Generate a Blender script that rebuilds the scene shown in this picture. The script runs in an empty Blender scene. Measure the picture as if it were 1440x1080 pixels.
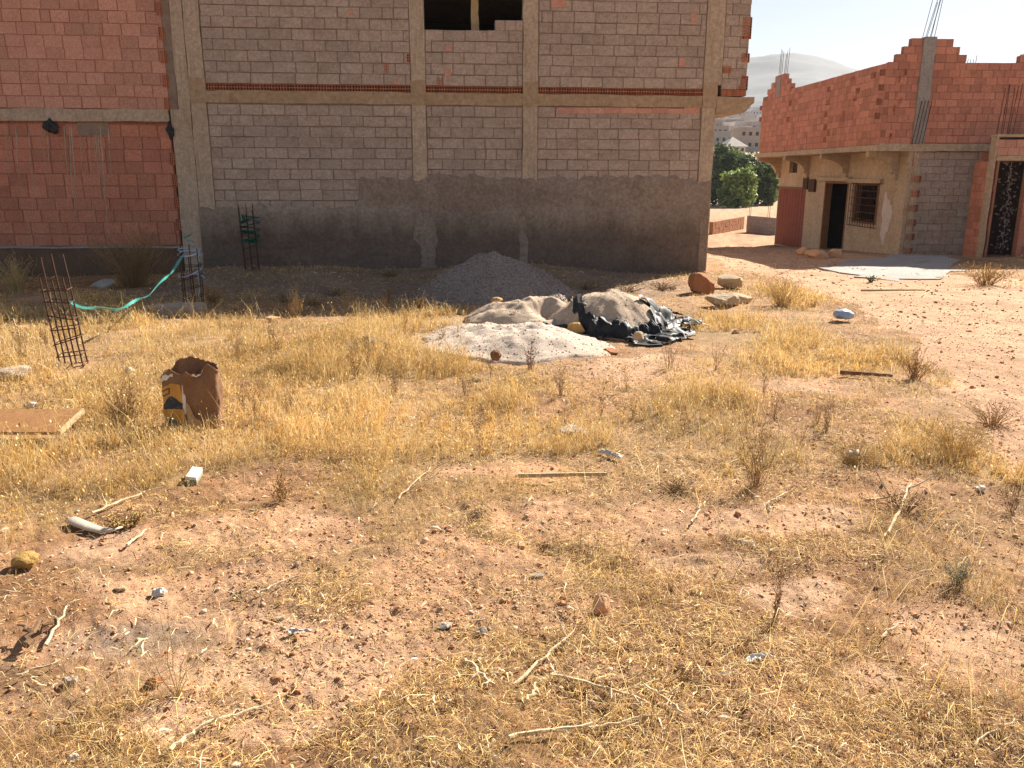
import bpy, bmesh, math, random
import numpy as np
from mathutils import Vector, Matrix
random.seed(7); RNG = np.random.default_rng(7)
R = math.radians
S = bpy.context.scene
COL = S.collection

# ------------------------------------------------------------------ camera
F = 1170.0; PITCH = 14.2; ROLL = 0.2; CAMZ = 1.65
cam = bpy.data.cameras.new('camera'); co = bpy.data.objects.new('camera', cam); COL.objects.link(co)
co.matrix_world = Matrix.Translation((0, 0, CAMZ)) @ Matrix.Rotation(R(90-PITCH), 4, 'X') @ Matrix.Rotation(R(ROLL), 4, 'Z')
cam.sensor_width = 36; cam.lens = F/1440*36; cam.clip_start = 0.05; cam.clip_end = 8000
S.camera = co
RM = np.array(co.matrix_world.to_3x3())

def ray(u, v):
    return RM @ np.array([(u-720)/F, (540-v)/F, -1.0])

# ------------------------------------------------------------------ noise
def _hash(ix, iy, iz, seed):
    h = (ix*374761393 + iy*668265263 + iz*2147483647 + seed*1274126177) & 0xFFFFFFFF
    h = ((h ^ (h >> 13))*1274126177) & 0xFFFFFFFF
    h = (h ^ (h >> 16)) & 0xFFFFFFFF
    return h/4294967295.0
def noise3(x, y, z, seed=0):
    x, y, z = (np.asarray(a, float) for a in (x, y, z))
    ix, iy, iz = (np.floor(a).astype(np.int64) for a in (x, y, z))
    fx, fy, fz = x-ix, y-iy, z-iz
    fx, fy, fz = (t*t*(3-2*t) for t in (fx, fy, fz))
    r = 0
    for dx in (0, 1):
        for dy in (0, 1):
            for dz in (0, 1):
                w = (fx if dx else 1-fx)*(fy if dy else 1-fy)*(fz if dz else 1-fz)
                r = r + w*_hash(ix+dx, iy+dy, iz+dz, seed)
    return r*2-1
def noise2(x, y, seed=0):
    x = np.asarray(x, float); y = np.asarray(y, float)
    ix = np.floor(x).astype(np.int64); iy = np.floor(y).astype(np.int64)
    fx, fy = x-ix, y-iy
    fx = fx*fx*(3-2*fx); fy = fy*fy*(3-2*fy)
    r = 0
    for dx in (0, 1):
        for dy in (0, 1):
            r = r + (fx if dx else 1-fx)*(fy if dy else 1-fy)*_hash(ix+dx, iy+dy, np.int64(3), seed)
    return r*2-1
def _h1(ix, iy, seed):
    h = (ix*374761393+iy*668265263+3*2147483647+seed*1274126177) & 0xFFFFFFFF
    h = ((h ^ (h >> 13))*1274126177) & 0xFFFFFFFF
    return ((h ^ (h >> 16)) & 0xFFFFFFFF)/4294967295.0
def noise1(x, y, seed=0):
    ix, iy = math.floor(x), math.floor(y); fx, fy = x-ix, y-iy; fx = fx*fx*(3-2*fx); fy = fy*fy*(3-2*fy)
    return ((_h1(ix, iy, seed)*(1-fx)+_h1(ix+1, iy, seed)*fx)*(1-fy)+(_h1(ix, iy+1, seed)*(1-fx)+_h1(ix+1, iy+1, seed)*fx)*fy)*2-1
def fbm(x, y, sc, octv=4, seed=0, g=.5):
    a, s, r = 1., sc, 0
    for o in range(octv):
        r = r + a*noise2(np.asarray(x)*s, np.asarray(y)*s, seed+o); a *= g; s *= 2.03
    return r
def smooth(a, b, x):
    t = np.clip((np.asarray(x, float)-a)/(b-a), 0, 1); return t*t*(3-2*t)

# ------------------------------------------------------------------ terrain
def base_h(x, y):
    y = np.asarray(y, float); x = np.asarray(x, float)
    z = np.interp(y, [-50, 0, 16, 22, 34, 45, 70, 130, 400], [.3, 0, -.27, -.42, -1.15, -1.6, -1.9, -2.2, -4])
    return z
def ground_iter(u, v, h=base_h):
    d = ray(u, v); t = 5.
    for _ in range(60):
        p = np.array([0, 0, CAMZ])+d*t
        dz = p[2]-float(h(p[0], p[1]))
        t = t + dz/max(-d[2], .02)*.8
    return np.array([0, 0, CAMZ])+d*t
def G0(u, v):
    return ground_iter(u, v)
def blob(u, v, ru, rv):
    c = G0(u, v); a = G0(u+ru, v); b = G0(u, v-rv); b2 = G0(u, v+rv)
    return c[0], c[1], abs(a[0]-c[0])+.01, (abs(b[1]-b2[1]))/2+.01
def bl(x, y, B, warp=.25, seed=5):
    cx, cy, rx, ry = B
    wx = fbm(x, y, 1.3, 3, seed)*warp; wy = fbm(x, y, 1.3, 3, seed+9)*warp
    return np.sqrt(((x+wx*rx-cx)/rx)**2+((y+wy*ry-cy)/ry)**2)
SOIL = [blob(*b) for b in [(230,820,170,45),(390,735,120,35),(120,890,80,30),(450,965,190,45),(770,668,110,22),(920,735,190,32),
        (700,850,190,45),(1090,742,150,22),(880,515,150,22),(1010,545,150,14),(1400,905,100,45),(1140,845,90,25),(560,790,70,25),
        (1250,950,60,22),(300,880,330,80),(620,800,200,50),(560,930,150,50),(330,1010,160,40),(150,760,120,30),(1000,800,90,25),(820,960,90,20),(215,437,90,8),(60,420,40,6)]]
DENSE = [blob(*b) for b in [(420,525,400,75),(60,450,160,45),(250,620,300,45),(985,590,120,45),(1150,500,160,25),(1320,640,80,35),
        (1060,640,90,30),(640,600,210,45),(1095,415,55,14),(1425,402,70,9),(560,470,110,30),(60,660,130,45),(1080,470,80,25)]]
TRACK = np.array([G0(*p)[:2] for p in [(1440,650),(1340,565),(1275,490),(1205,432),(1130,402),(1040,374),(1003,362),(1003,345),(1100,349),(1250,362),(1350,388),(1440,396)]])
TRACK = np.vstack([TRACK, [[22, 17], [22, 5], [9, 4.2]]])
def in_poly(x, y, P):
    ins = np.zeros(np.shape(x), bool); n = len(P); j = n-1
    for i in range(n):
        xi, yi = P[i]; xj, yj = P[j]
        c = ((yi > y) != (yj > y)) & (x < (xj-xi)*(y-yi)/((yj-yi) if yj != yi else 1e-9)+xi)
        ins ^= c; j = i
    return ins
def track_mask(x, y):
    wx = fbm(x, y, 1.1, 4, 31)*.35; wy = fbm(x, y, 1.1, 4, 41)*.35
    return in_poly(x+wx, y+wy, TRACK)
def soil_mask(x, y):
    m = np.zeros(np.shape(x))
    for B in SOIL: m = np.maximum(m, 1-smooth(.55, 1.1, bl(x, y, B, .55)))
    return m*(.62+.38*smooth(-.35, .25, fbm(x, y, 2.3, 4, 91)))
def dense_mask(x, y):
    m = np.zeros(np.shape(x))
    for B in DENSE: m = np.maximum(m, 1-smooth(.45, 1.3, bl(x, y, B, .7, 15)))
    return m
RIDGE = [G0(*p)[:2] for p in [(640,700),(700,735),(760,765),(840,800),(880,800)]]
def ground_h(x, y, fine=True):
    z = base_h(x, y)
    r = np.hypot(x, y)
    k = np.exp(-(r/60)**2)
    z = z + k*(.05*fbm(x, y, .55, 3, 1))
    # bank of earth along the grey wall
    wy = 16.45+.105*(np.asarray(x)+1)
    z = z + .16*smooth(2.6, .6, wy-y)*smooth(-6.8, -5.2, x)*smooth(2.5, .5, x)*smooth(26, 20, y)
    z = z - .08*smooth(1.6, 2.6, wy-y)*smooth(4.6, 3.2, wy-y)*smooth(-6.5, -5, x)*smooth(1, -1, x)
    if fine:
        kk = np.exp(-(r/14)**2)
        rough = 1-.55*dense_mask(x, y)
        z = z + kk*rough*(.020*fbm(x, y, 2.6, 3, 3)+.011*np.abs(fbm(x, y, 9, 3, 8))+.006*fbm(x, y, 28, 2, 12))
        for i in range(len(RIDGE)-1):       # small erosion step in the soil
            a, b = RIDGE[i], RIDGE[i+1]; d = b-a; L = np.hypot(*d); d = d/L
            t = np.clip((x-a[0])*d[0]+(y-a[1])*d[1], 0, L)
            q = (x-a[0]-t*d[0])*d[1]-(y-a[1]-t*d[1])*d[0]
            dist = np.hypot(x-a[0]-t*d[0], y-a[1]-t*d[1])
            z = z + np.where(dist < .35, -.03*np.sign(q)*0+.028*np.exp(-(dist/.12)**2)*fbm(x, y, 6, 2, 77), 0)
    return z
GANG = np.concatenate([np.linspace(-180, -44, 40, endpoint=False), np.linspace(-44, 44, 760), np.linspace(44, 180, 41)[1:]])
GRAD = np.concatenate([np.linspace(.25, 1.2, 30, endpoint=False), np.geomspace(1.2, 30, 640, endpoint=False), np.geomspace(30, 2500, 70)])
_A, _R = np.meshgrid(np.radians(GANG), GRAD, indexing='ij'); GX = _R*np.sin(_A); GY = _R*np.cos(_A)
_full = dict(z=ground_h, soil=soil_mask, dense=dense_mask)
GRID = {k: f(GX, GY) for k, f in _full.items()}
def look(k, x, y):
    """value of a terrain layer, interpolated on the ground mesh's own grid"""
    x = np.asarray(x, float); y = np.asarray(y, float)
    a = np.degrees(np.arctan2(x, y)); r = np.clip(np.hypot(x, y), .26, 3400)
    i = np.clip(np.searchsorted(GANG, a)-1, 0, len(GANG)-2); j = np.clip(np.searchsorted(GRAD, r)-1, 0, len(GRAD)-2)
    u = (a-GANG[i])/(GANG[i+1]-GANG[i]); v = (r-GRAD[j])/(GRAD[j+1]-GRAD[j]); g = GRID[k]
    return (g[i, j]*(1-u)+g[i+1, j]*u)*(1-v)+(g[i, j+1]*(1-u)+g[i+1, j+1]*u)*v
def ground_h(x, y): return look('z', x, y)
def soil_mask(x, y): return look('soil', x, y)
def dense_mask(x, y): return look('dense', x, y)
def gh(x, y): return float(look('z', x, y))
def G(u, v):
    p = ground_iter(u, v); p[2] = gh(p[0], p[1]); return p

# ------------------------------------------------------------------ materials
def nodes(name):
    m = bpy.data.materials.new(name); m.use_nodes = True
    nt = m.node_tree; nt.nodes.clear()
    out = nt.nodes.new('ShaderNodeOutputMaterial'); b = nt.nodes.new('ShaderNodeBsdfPrincipled')
    nt.links.new(b.outputs[0], out.inputs[0])
    return m, nt, b
def N(nt, t, **kw):
    n = nt.nodes.new(t)
    for k, v in kw.items():
        if k in n.inputs: n.inputs[k].default_value = v
        else: setattr(n, k, v)
    return n
def ramp(nt, fac, stops):
    r = nt.nodes.new('ShaderNodeValToRGB'); e = r.color_ramp.elements
    while len(e) > 1: e.remove(e[-1])
    for i, (p, c) in enumerate(stops):
        q = e[0] if i == 0 else e.new(p)
        q.position = p; q.color = (*c, 1)
    nt.links.new(fac, r.inputs[0]); return r.outputs[0]
def mixc(nt, a, b, fac, mode='MIX'):
    n = nt.nodes.new('ShaderNodeMix'); n.data_type = 'RGBA'; n.blend_type = mode
    for sock, val in ((n.inputs[0], fac), (n.inputs[6], a), (n.inputs[7], b)):
        if hasattr(val, 'links'): nt.links.new(val, sock)
        elif isinstance(val, (tuple, list)): sock.default_value = (*val, 1)
        else: sock.default_value = val
    return n.outputs[2]
def coords(nt, scale=(1, 1, 1)):
    g = nt.nodes.new('ShaderNodeNewGeometry'); mp = nt.nodes.new('ShaderNodeMapping')
    mp.inputs['Scale'].default_value = scale
    nt.links.new(g.outputs['Position'], mp.inputs['Vector']); return mp.outputs[0], g
def tex(nt, vec, scale, detail=6, rough=.6, dist=0):
    n = N(nt, 'ShaderNodeTexNoise'); n.inputs['Scale'].default_value = scale; n.inputs['Detail'].default_value = detail
    n.inputs['Roughness'].default_value = rough; n.inputs['Distortion'].default_value = dist
    nt.links.new(vec, n.inputs['Vector']); return n.outputs['Fac']
def bump(nt, b, h, strength, dist=.01):
    n = nt.nodes.new('ShaderNodeBump'); n.inputs['Strength'].default_value = strength; n.inputs['Distance'].default_value = dist
    nt.links.new(h, n.inputs['Height']); nt.links.new(n.outputs[0], b.inputs['Normal'])
def M(name, c0, c1, c2=None, sc=3., rough=.9, bsc=40., bstr=.5, bdist=.01, island=0., stain=None, stainsc=(2, 2, .15), stainamt=.5, fine=.35, spec=.2):
    """mottled surface: large noise between c0 and c1 (c2 speckles), optional per-island brightness, optional vertical stain streaks"""
    m, nt, b = nodes(name)
    v, g = coords(nt)
    c = ramp(nt, tex(nt, v, sc, 8, .65, .3), [(.3, c0), (.7, c1)])
    f = ramp(nt, tex(nt, v, sc*14, 6, .7), [(.3, (1-fine,)*3), (.72, (1+fine*.55,)*3)])
    c = mixc(nt, c, f, 1., 'MULTIPLY')
    if c2:
        k = ramp(nt, tex(nt, v, sc*4.3, 5, .7, .5), [(.56, (0, 0, 0)), (.68, (1, 1, 1))])
        c = mixc(nt, c, c2, k)
    if stain:
        v2, _ = coords(nt, stainsc)
        k = ramp(nt, tex(nt, v2, 4, 5, .65), [(.52, (0, 0, 0)), (.7, (stainamt,)*3)])
        c = mixc(nt, c, stain, k)
    if island:
        k = ramp(nt, g.outputs['Random Per Island'], [(0, (1-island,)*3), (.5, (1, 1-island*.1, 1-island*.15)), (1, (1+island*.7,)*3)])
        c = mixc(nt, c, k, 1., 'MULTIPLY')
    nt.links.new(c, b.inputs['Base Color'])
    b.inputs['Roughness'].default_value = rough; b.inputs['Specular IOR Level'].default_value = spec
    if bstr: bump(nt, b, tex(nt, v, bsc, 7, .7), bstr, bdist)
    return m
MT = {}
MT['block'] = M('concrete_block', (.375,.292,.235), (.475,.38,.315), (.31,.235,.185), 1.6, island=.11, bsc=60, bstr=.6, bdist=.006, stain=(.23,.175,.13), stainsc=(.8,.8,2.5), stainamt=.45)
MT['mortar'] = M('mortar', (.22,.155,.115), (.33,.25,.195), None, 6, bsc=50, bstr=.8)
MT['red'] = M('red_hollow_brick', (.44,.18,.115), (.53,.235,.155), (.37,.14,.085), 2.2, island=.17, bsc=70, bstr=.35, bdist=.004, stain=(.44,.27,.185), stainsc=(3.0,3.0,.12), stainamt=.35)
MT['redup'] = M('orange_hollow_brick', (.51,.265,.19), (.59,.32,.24), (.45,.22,.15), 2.2, island=.15, bsc=70, bstr=.35, bdist=.004, stain=(.46,.26,.17), stainsc=(1.2,1.2,.5), stainamt=.3)
MT['redhouse'] = M('sunset_hollow_brick', (.52,.22,.145), (.60,.275,.185), (.44,.175,.11), 2.2, island=.2, bsc=70, bstr=.35, bdist=.004, stain=(.36,.14,.09), stainsc=(2,2,.5), stainamt=.5)
MT['redmortar'] = M('red_mortar', (.30,.125,.075), (.40,.19,.12), None, 6, bsc=50, bstr=.8)
MT['terra'] = M('terracotta', (.40,.15,.085), (.50,.20,.11), None, 5, island=.2, bsc=60, bstr=.3)
MT['hole'] = M('hole_shade', (.045,.02,.014), (.06,.028,.02), None, 5, bstr=0)  # near-black backing, the shade inside brick holes put into its colour
MT['conc'] = M('raw_concrete', (.42,.325,.235), (.52,.415,.31), (.34,.255,.18), 1.3, bsc=35, bstr=.7, stain=(.25,.18,.12), stainsc=(5,5,.35), stainamt=.6)
MT['concgrey'] = M('grey_concrete', (.30,.27,.24), (.40,.36,.32), (.24,.21,.19), 1.6, bsc=35, bstr=.7, stain=(.22,.18,.15), stainsc=(5,5,.35), stainamt=.5)
MT['beamconc'] = M('stained_beam_concrete', (.37,.265,.165), (.45,.33,.215), (.27,.175,.10), 1.0, bsc=35, bstr=.7, stain=(.30,.20,.11), stainsc=(1.,1.,3), stainamt=.6)
MT['plaster'] = M('rough_cast_render', (.25,.185,.14), (.38,.30,.24), (.21,.15,.11), 1.1, bsc=30, bstr=.9, bdist=.02, fine=.4, stain=(.19,.145,.11), stainsc=(1.2,1.2,2), stainamt=.6)
MT['dampplaster'] = M('dark_render', (.145,.103,.079), (.22,.162,.125), (.17,.118,.088), .9, bsc=22, bstr=.9, bdist=.02, fine=.35, stain=(.16,.115,.085), stainsc=(.7,.7,3), stainamt=.7)
def two_coat(name, zt, fade, dark0, dark1, pale0, pale1):
    """dark render that was floated out into the paler coat along an uneven line"""
    m, nt, b = nodes(name); v, g = coords(nt)
    n1 = tex(nt, v, 1.1, 8, .65, .3); f = ramp(nt, tex(nt, v, 15, 6, .7), [(.3, (.62,)*3), (.72, (1.22,)*3)])
    v2, _ = coords(nt, (3, 3, .5)); v3, _ = coords(nt, (.6, .6, 3.5))
    dk = mixc(nt, ramp(nt, n1, [(.3, dark0), (.7, dark1)]), (.17, .125, .10), ramp(nt, tex(nt, v2, 1.5, 5, .6), [(.5, (0, 0, 0)), (.75, (.7,)*3)]))
    dk = mixc(nt, dk, (.11, .075, .055), ramp(nt, tex(nt, v3, 3, 5, .65), [(.5, (0, 0, 0)), (.75, (.55,)*3)]))
    pl = ramp(nt, n1, [(.3, pale0), (.7, pale1)])
    sep = N(nt, 'ShaderNodeSeparateXYZ'); nt.links.new(g.outputs['Position'], sep.inputs[0])
    w = N(nt, 'ShaderNodeMath', operation='MULTIPLY_ADD'); nt.links.new(tex(nt, v2, 1.2, 6, .65, .4), w.inputs[0]); w.inputs[1].default_value = .9; nt.links.new(sep.outputs[2], w.inputs[2])
    mr = N(nt, 'ShaderNodeMapRange'); nt.links.new(w.outputs[0], mr.inputs[0]); mr.inputs[1].default_value = zt-fade+.45; mr.inputs[2].default_value = zt+.42
    c = mixc(nt, dk, pl, mr.outputs[0]); c = mixc(nt, c, f, 1., 'MULTIPLY'); nt.links.new(c, b.inputs['Base Color']); b.inputs['Roughness'].default_value = .92
    bump(nt, b, tex(nt, v, 26, 7, .7), .9, .02); return m
MT['footingdirt'] = M('dirty_footing', (.13,.078,.05), (.21,.135,.09), (.17,.10,.065), 2, bsc=25, bstr=.9, bdist=.02)
MT['ochre'] = M('ochre_plaster', (.44,.325,.21), (.55,.425,.295), (.37,.255,.15), .9, bsc=25, bstr=.4, stain=(.33,.23,.16), stainsc=(2,2,.4), stainamt=.6)
MT['white'] = M('white_plaster', (.6,.5,.43), (.72,.62,.55), (.5,.4,.33), 2.5, bsc=25, bstr=.3)
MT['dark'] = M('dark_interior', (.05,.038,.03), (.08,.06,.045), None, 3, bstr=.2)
MT['rust'] = M('rusty_steel', (.055,.03,.022), (.10,.05,.03), (.16,.07,.035), 20, rough=.8, bsc=120, bstr=.5, bdist=.002)
MT['palepatch'] = M('pale_standin_tone', (.25,.21,.18), (.38,.33,.29), (.14,.09,.06), 14, rough=.7, bsc=60, bstr=.4)  # pale tone for the made-up leafy shape in the gateway
MT['rustdoor'] = M('rusty_red_sheet', (.20,.05,.035), (.30,.085,.055), (.11,.045,.03), 5, rough=.7, bsc=40, bstr=.3, stain=(.12,.05,.04), stainsc=(9,9,.8), stainamt=.9)
MT['wood'] = M('weathered_wood', (.20,.10,.05), (.30,.16,.08), (.14,.07,.04), 6, bsc=40, bstr=.4, stain=(.12,.06,.03), stainsc=(20,20,1), stainamt=.7)
MT['palewood'] = M('pale_timber', (.45,.33,.18), (.58,.44,.25), (.34,.23,.12), 8, bsc=40, bstr=.4, stain=(.3,.2,.1), stainsc=(2,30,30), stainamt=.5)
MT['board'] = M('brown_plywood', (.29,.14,.05), (.38,.195,.08), (.22,.10,.038), 4, rough=.6, bsc=40, bstr=.25, stain=(.27,.13,.05), stainsc=(1.5,14,14), stainamt=.6)
MT['gravel'] = M('crushed_gravel', (.23,.185,.155), (.34,.285,.245), (.15,.12,.10), 9, island=.45, bsc=60, bstr=.6)
MT['sand'] = M('pale_sand', (.46,.34,.235), (.56,.43,.315), (.40,.27,.175), 2.2, bsc=90, bstr=.8, bdist=.01, fine=.3)
MT['ash'] = M('lime_sand', (.46,.36,.275), (.57,.465,.375), (.40,.29,.20), 1.8, bsc=60, bstr=.8, bdist=.012, fine=.3)
MT['tarp'] = M('black_plastic', (.010,.011,.012), (.022,.022,.023), (.05,.043,.036), 5, rough=.58, bsc=14, bstr=.2, bdist=.02, fine=.1, spec=.3)
MT['stone'] = M('pale_limestone', (.46,.34,.20), (.60,.47,.32), (.36,.24,.13), 5, bsc=26, bstr=.7, bdist=.02)
MT['redstone'] = M('rust_red_stone', (.34,.13,.05), (.44,.20,.09), (.24,.085,.035), 6, bsc=26, bstr=.7, bdist=.02)
MT['greystone'] = M('grey_stone', (.33,.28,.23), (.46,.41,.35), (.25,.20,.16), 8, bsc=40, bstr=.6, bdist=.01)
MT['claystone'] = M('clay_stone', (.46,.235,.12), (.60,.36,.215), (.38,.18,.09), 9, island=.35, bsc=60, bstr=.6, bdist=.006)
MT['ochrestone'] = M('ochre_stone', (.44,.26,.085), (.55,.36,.14), (.30,.17,.06), 7, bsc=30, bstr=.8, bdist=.02)
MT['whiteplastic'] = M('white_scrap', (.55,.50,.42), (.66,.62,.55), (.45,.38,.29), 9, rough=.5, bsc=30, bstr=.3)
MT['tubeplastic'] = M('dusty_plastic', (.52,.42,.32), (.62,.53,.43), (.44,.33,.23), 9, rough=.5, bsc=30, bstr=.3)
MT['whitepaint'] = M('white_painted_wood', (.68,.67,.60), (.78,.77,.72), (.55,.53,.42), 12, rough=.55, bsc=30, bstr=.2, fine=.12)
MT['greenpaint'] = M('dull_green_edge', (.25,.30,.20), (.33,.36,.26), None, 8, bstr=.2)
MT['paper'] = M('kraft_paper', (.20,.105,.055), (.27,.15,.08), (.16,.08,.04), 5, rough=.75, bsc=22, bstr=.5, bdist=.02, fine=.15)
MT['kraftlight'] = M('light_kraft_paper', (.42,.26,.13), (.50,.33,.18), (.34,.20,.10), 5, rough=.75, bsc=22, bstr=.4, bdist=.02, fine=.15)
MT['torn'] = M('torn_white_paper', (.70,.64,.56), (.8,.75,.68), None, 12, rough=.8, bsc=40, bstr=.4)
MT['yellowprint'] = M('yellow_print', (.50,.25,.05), (.60,.32,.08), (.40,.2,.05), 7, rough=.6, bsc=22, bstr=.4, bdist=.02, fine=.15)
MT['navyprint'] = M('navy_print', (.035,.045,.055), (.07,.08,.085), (.14,.12,.09), 9, rough=.6, bsc=22, bstr=.4, bdist=.02)
MT['teal'] = M('teal_plastic_strap', (.025,.22,.19), (.05,.32,.27), None, 7, rough=.4, bstr=0, spec=.5)
MT['darkteal'] = M('dark_teal_net', (.012,.09,.07), (.03,.15,.115), None, 9, rough=.5, bstr=.4)
MT['bluewhite'] = M('bluish_plastic', (.26,.36,.50), (.46,.54,.66), (.2,.28,.42), 14, rough=.3, bsc=30, bstr=.5, spec=.6)
MT['twig'] = M('bleached_twig', (.56,.43,.25), (.72,.59,.40), (.40,.27,.13), 9, bsc=60, bstr=.4)
MT['darktwig'] = M('brown_twig', (.13,.075,.04), (.20,.12,.065), None, 9, bsc=60, bstr=.4)
MT['yellowfoam'] = M('yellow_foam', (.40,.235,.06), (.50,.31,.10), (.28,.15,.045), 9, bsc=30, bstr=.9, bdist=.02)
MT['whitewash'] = M('whitewashed_wall', (.62,.58,.52), (.72,.68,.62), None, .5, bstr=0)
MT['pinkwall'] = M('dusty_pink_wall', (.42,.33,.29), (.50,.40,.35), None, .3, bstr=0)
MT['greywall'] = M('dusty_grey_wall', (.38,.34,.31), (.46,.42,.38), None, .3, bstr=0)
MT['rooftile'] = M('tile_roof', (.50,.44,.38), (.58,.52,.46), None, .6, bstr=0)
MT['bark'] = M('bark', (.12,.085,.06), (.18,.13,.09), None, 6, bsc=20, bstr=.6)
MT['hill'] = M('dry_hillside', (.095,.10,.10), (.14,.14,.135), (.075,.085,.08), .01, bsc=.05, bstr=.3, bdist=3, fine=.25)

def attr_mat(name, rough=.9, noise_sc=None, bsc=None, bstr=.5, bdist=.01, transl=0., amt=.3, spec=.2):
    m, nt, b = nodes(name)
    a = nt.nodes.new('ShaderNodeVertexColor'); a.layer_name = 'tone'
    c = a.outputs[0]; v, _ = coords(nt)
    if noise_sc:
        for s in noise_sc:
            k = ramp(nt, tex(nt, v, s, 7, .7, .2), [(.3, (1-amt,)*3), (.7, (1+amt*.7, 1+amt*.65, 1+amt*.6))])
            c = mixc(nt, c, k, 1., 'MULTIPLY')
    nt.links.new(c, b.inputs['Base Color']); b.inputs['Roughness'].default_value = rough
    b.inputs['Specular IOR Level'].default_value = spec
    if bsc: bump(nt, b, tex(nt, v, bsc, 8, .75), bstr, bdist)
    if transl:
        t = nt.nodes.new('ShaderNodeBsdfTranslucent'); nt.links.new(c, t.inputs[0])
        ms = nt.nodes.new('ShaderNodeMixShader'); ms.inputs[0].default_value = transl
        nt.links.new(b.outputs[0], ms.inputs[1]); nt.links.new(t.outputs[0], ms.inputs[2])
        out = [n for n in nt.nodes if n.type == 'OUTPUT_MATERIAL'][0]
        nt.links.new(ms.outputs[0], out.inputs[0])
    return m
MT['soil'] = attr_mat('red_clay_soil', .95, (1.7, 9, 55), 70, 1., .02, amt=.27)
MT['grass'] = attr_mat('dry_grass_blades', .7, None, None, transl=.3)
MT['straw'] = attr_mat('straw_pieces', .75, None, None, transl=.12)
MT['leaf'] = attr_mat('green_leaves', .6, None, None, transl=.3)
MT['weed'] = attr_mat('dried_weed', .8, None, None, transl=.15)

# ------------------------------------------------------------------ object helpers
def tag(o, label=None, cat=None, group=None, kind=None):
    if label: o['label'] = label
    if cat: o['category'] = cat
    if group: o['group'] = group
    if kind: o['kind'] = kind
    return o
def thing(name, loc, label, cat, group=None):
    o = bpy.data.objects.new(name, None); COL.objects.link(o); o.location = loc; o.empty_display_size = .2
    return tag(o, label, cat, group)
def raw(name, V, Fc, m, parent=None, tone=None, smoothf=False, loc=None):
    """V world-space (n,3); Fc list of faces or (n,k) array"""
    V = np.asarray(V, float)
    off = np.array(parent_loc(parent)) if parent else (np.array(loc) if loc is not None else np.zeros(3))
    me = bpy.data.meshes.new(name)
    me.from_pydata((V-off).tolist(), [], Fc if isinstance(Fc, list) else Fc.tolist())
    if tone is not None:
        ca = me.color_attributes.new('tone', 'FLOAT_COLOR', 'POINT')
        t = np.ones((len(V), 4)); t[:, :3] = tone; ca.data.foreach_set('color', t.ravel())
    me.materials.append(MT[m] if isinstance(m, str) else m)
    if smoothf: me.polygons.foreach_set('use_smooth', np.ones(len(me.polygons), bool))
    me.update()
    o = bpy.data.objects.new(name, me); COL.objects.link(o)
    if parent: o.parent = parent
    elif loc is not None: o.location = loc
    return o
def parent_loc(p):
    l = Vector(p.location)
    while p.parent: p = p.parent; l += Vector(p.location)
    return l
def fast_mesh(name, V, quads, tris, m, tone, kind=None):
    me = bpy.data.meshes.new(name)
    nq, ntr = len(quads), len(tris)
    me.vertices.add(len(V)); me.vertices.foreach_set('co', np.asarray(V, np.float32).ravel())
    loops = np.concatenate([quads.ravel(), tris.ravel()]).astype(np.int32)
    me.loops.add(len(loops)); me.loops.foreach_set('vertex_index', loops)
    starts = np.concatenate([np.arange(nq)*4, nq*4+np.arange(ntr)*3]).astype(np.int32)
    me.polygons.add(nq+ntr); me.polygons.foreach_set('loop_start', starts)
    try: me.polygons.foreach_set('loop_total', np.concatenate([np.full(nq, 4), np.full(ntr, 3)]).astype(np.int32))
    except Exception: pass
    if tone is not None:
        ca = me.color_attributes.new('tone', 'FLOAT_COLOR', 'POINT')
        t = np.ones((len(V), 4), np.float32); t[:, :3] = tone; ca.data.foreach_set('color', t.ravel())
    me.materials.append(MT[m]); me.update(calc_edges=True); me.validate()
    o = bpy.data.objects.new(name, me); COL.objects.link(o)
    if kind: o['kind'] = kind
    return o

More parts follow.
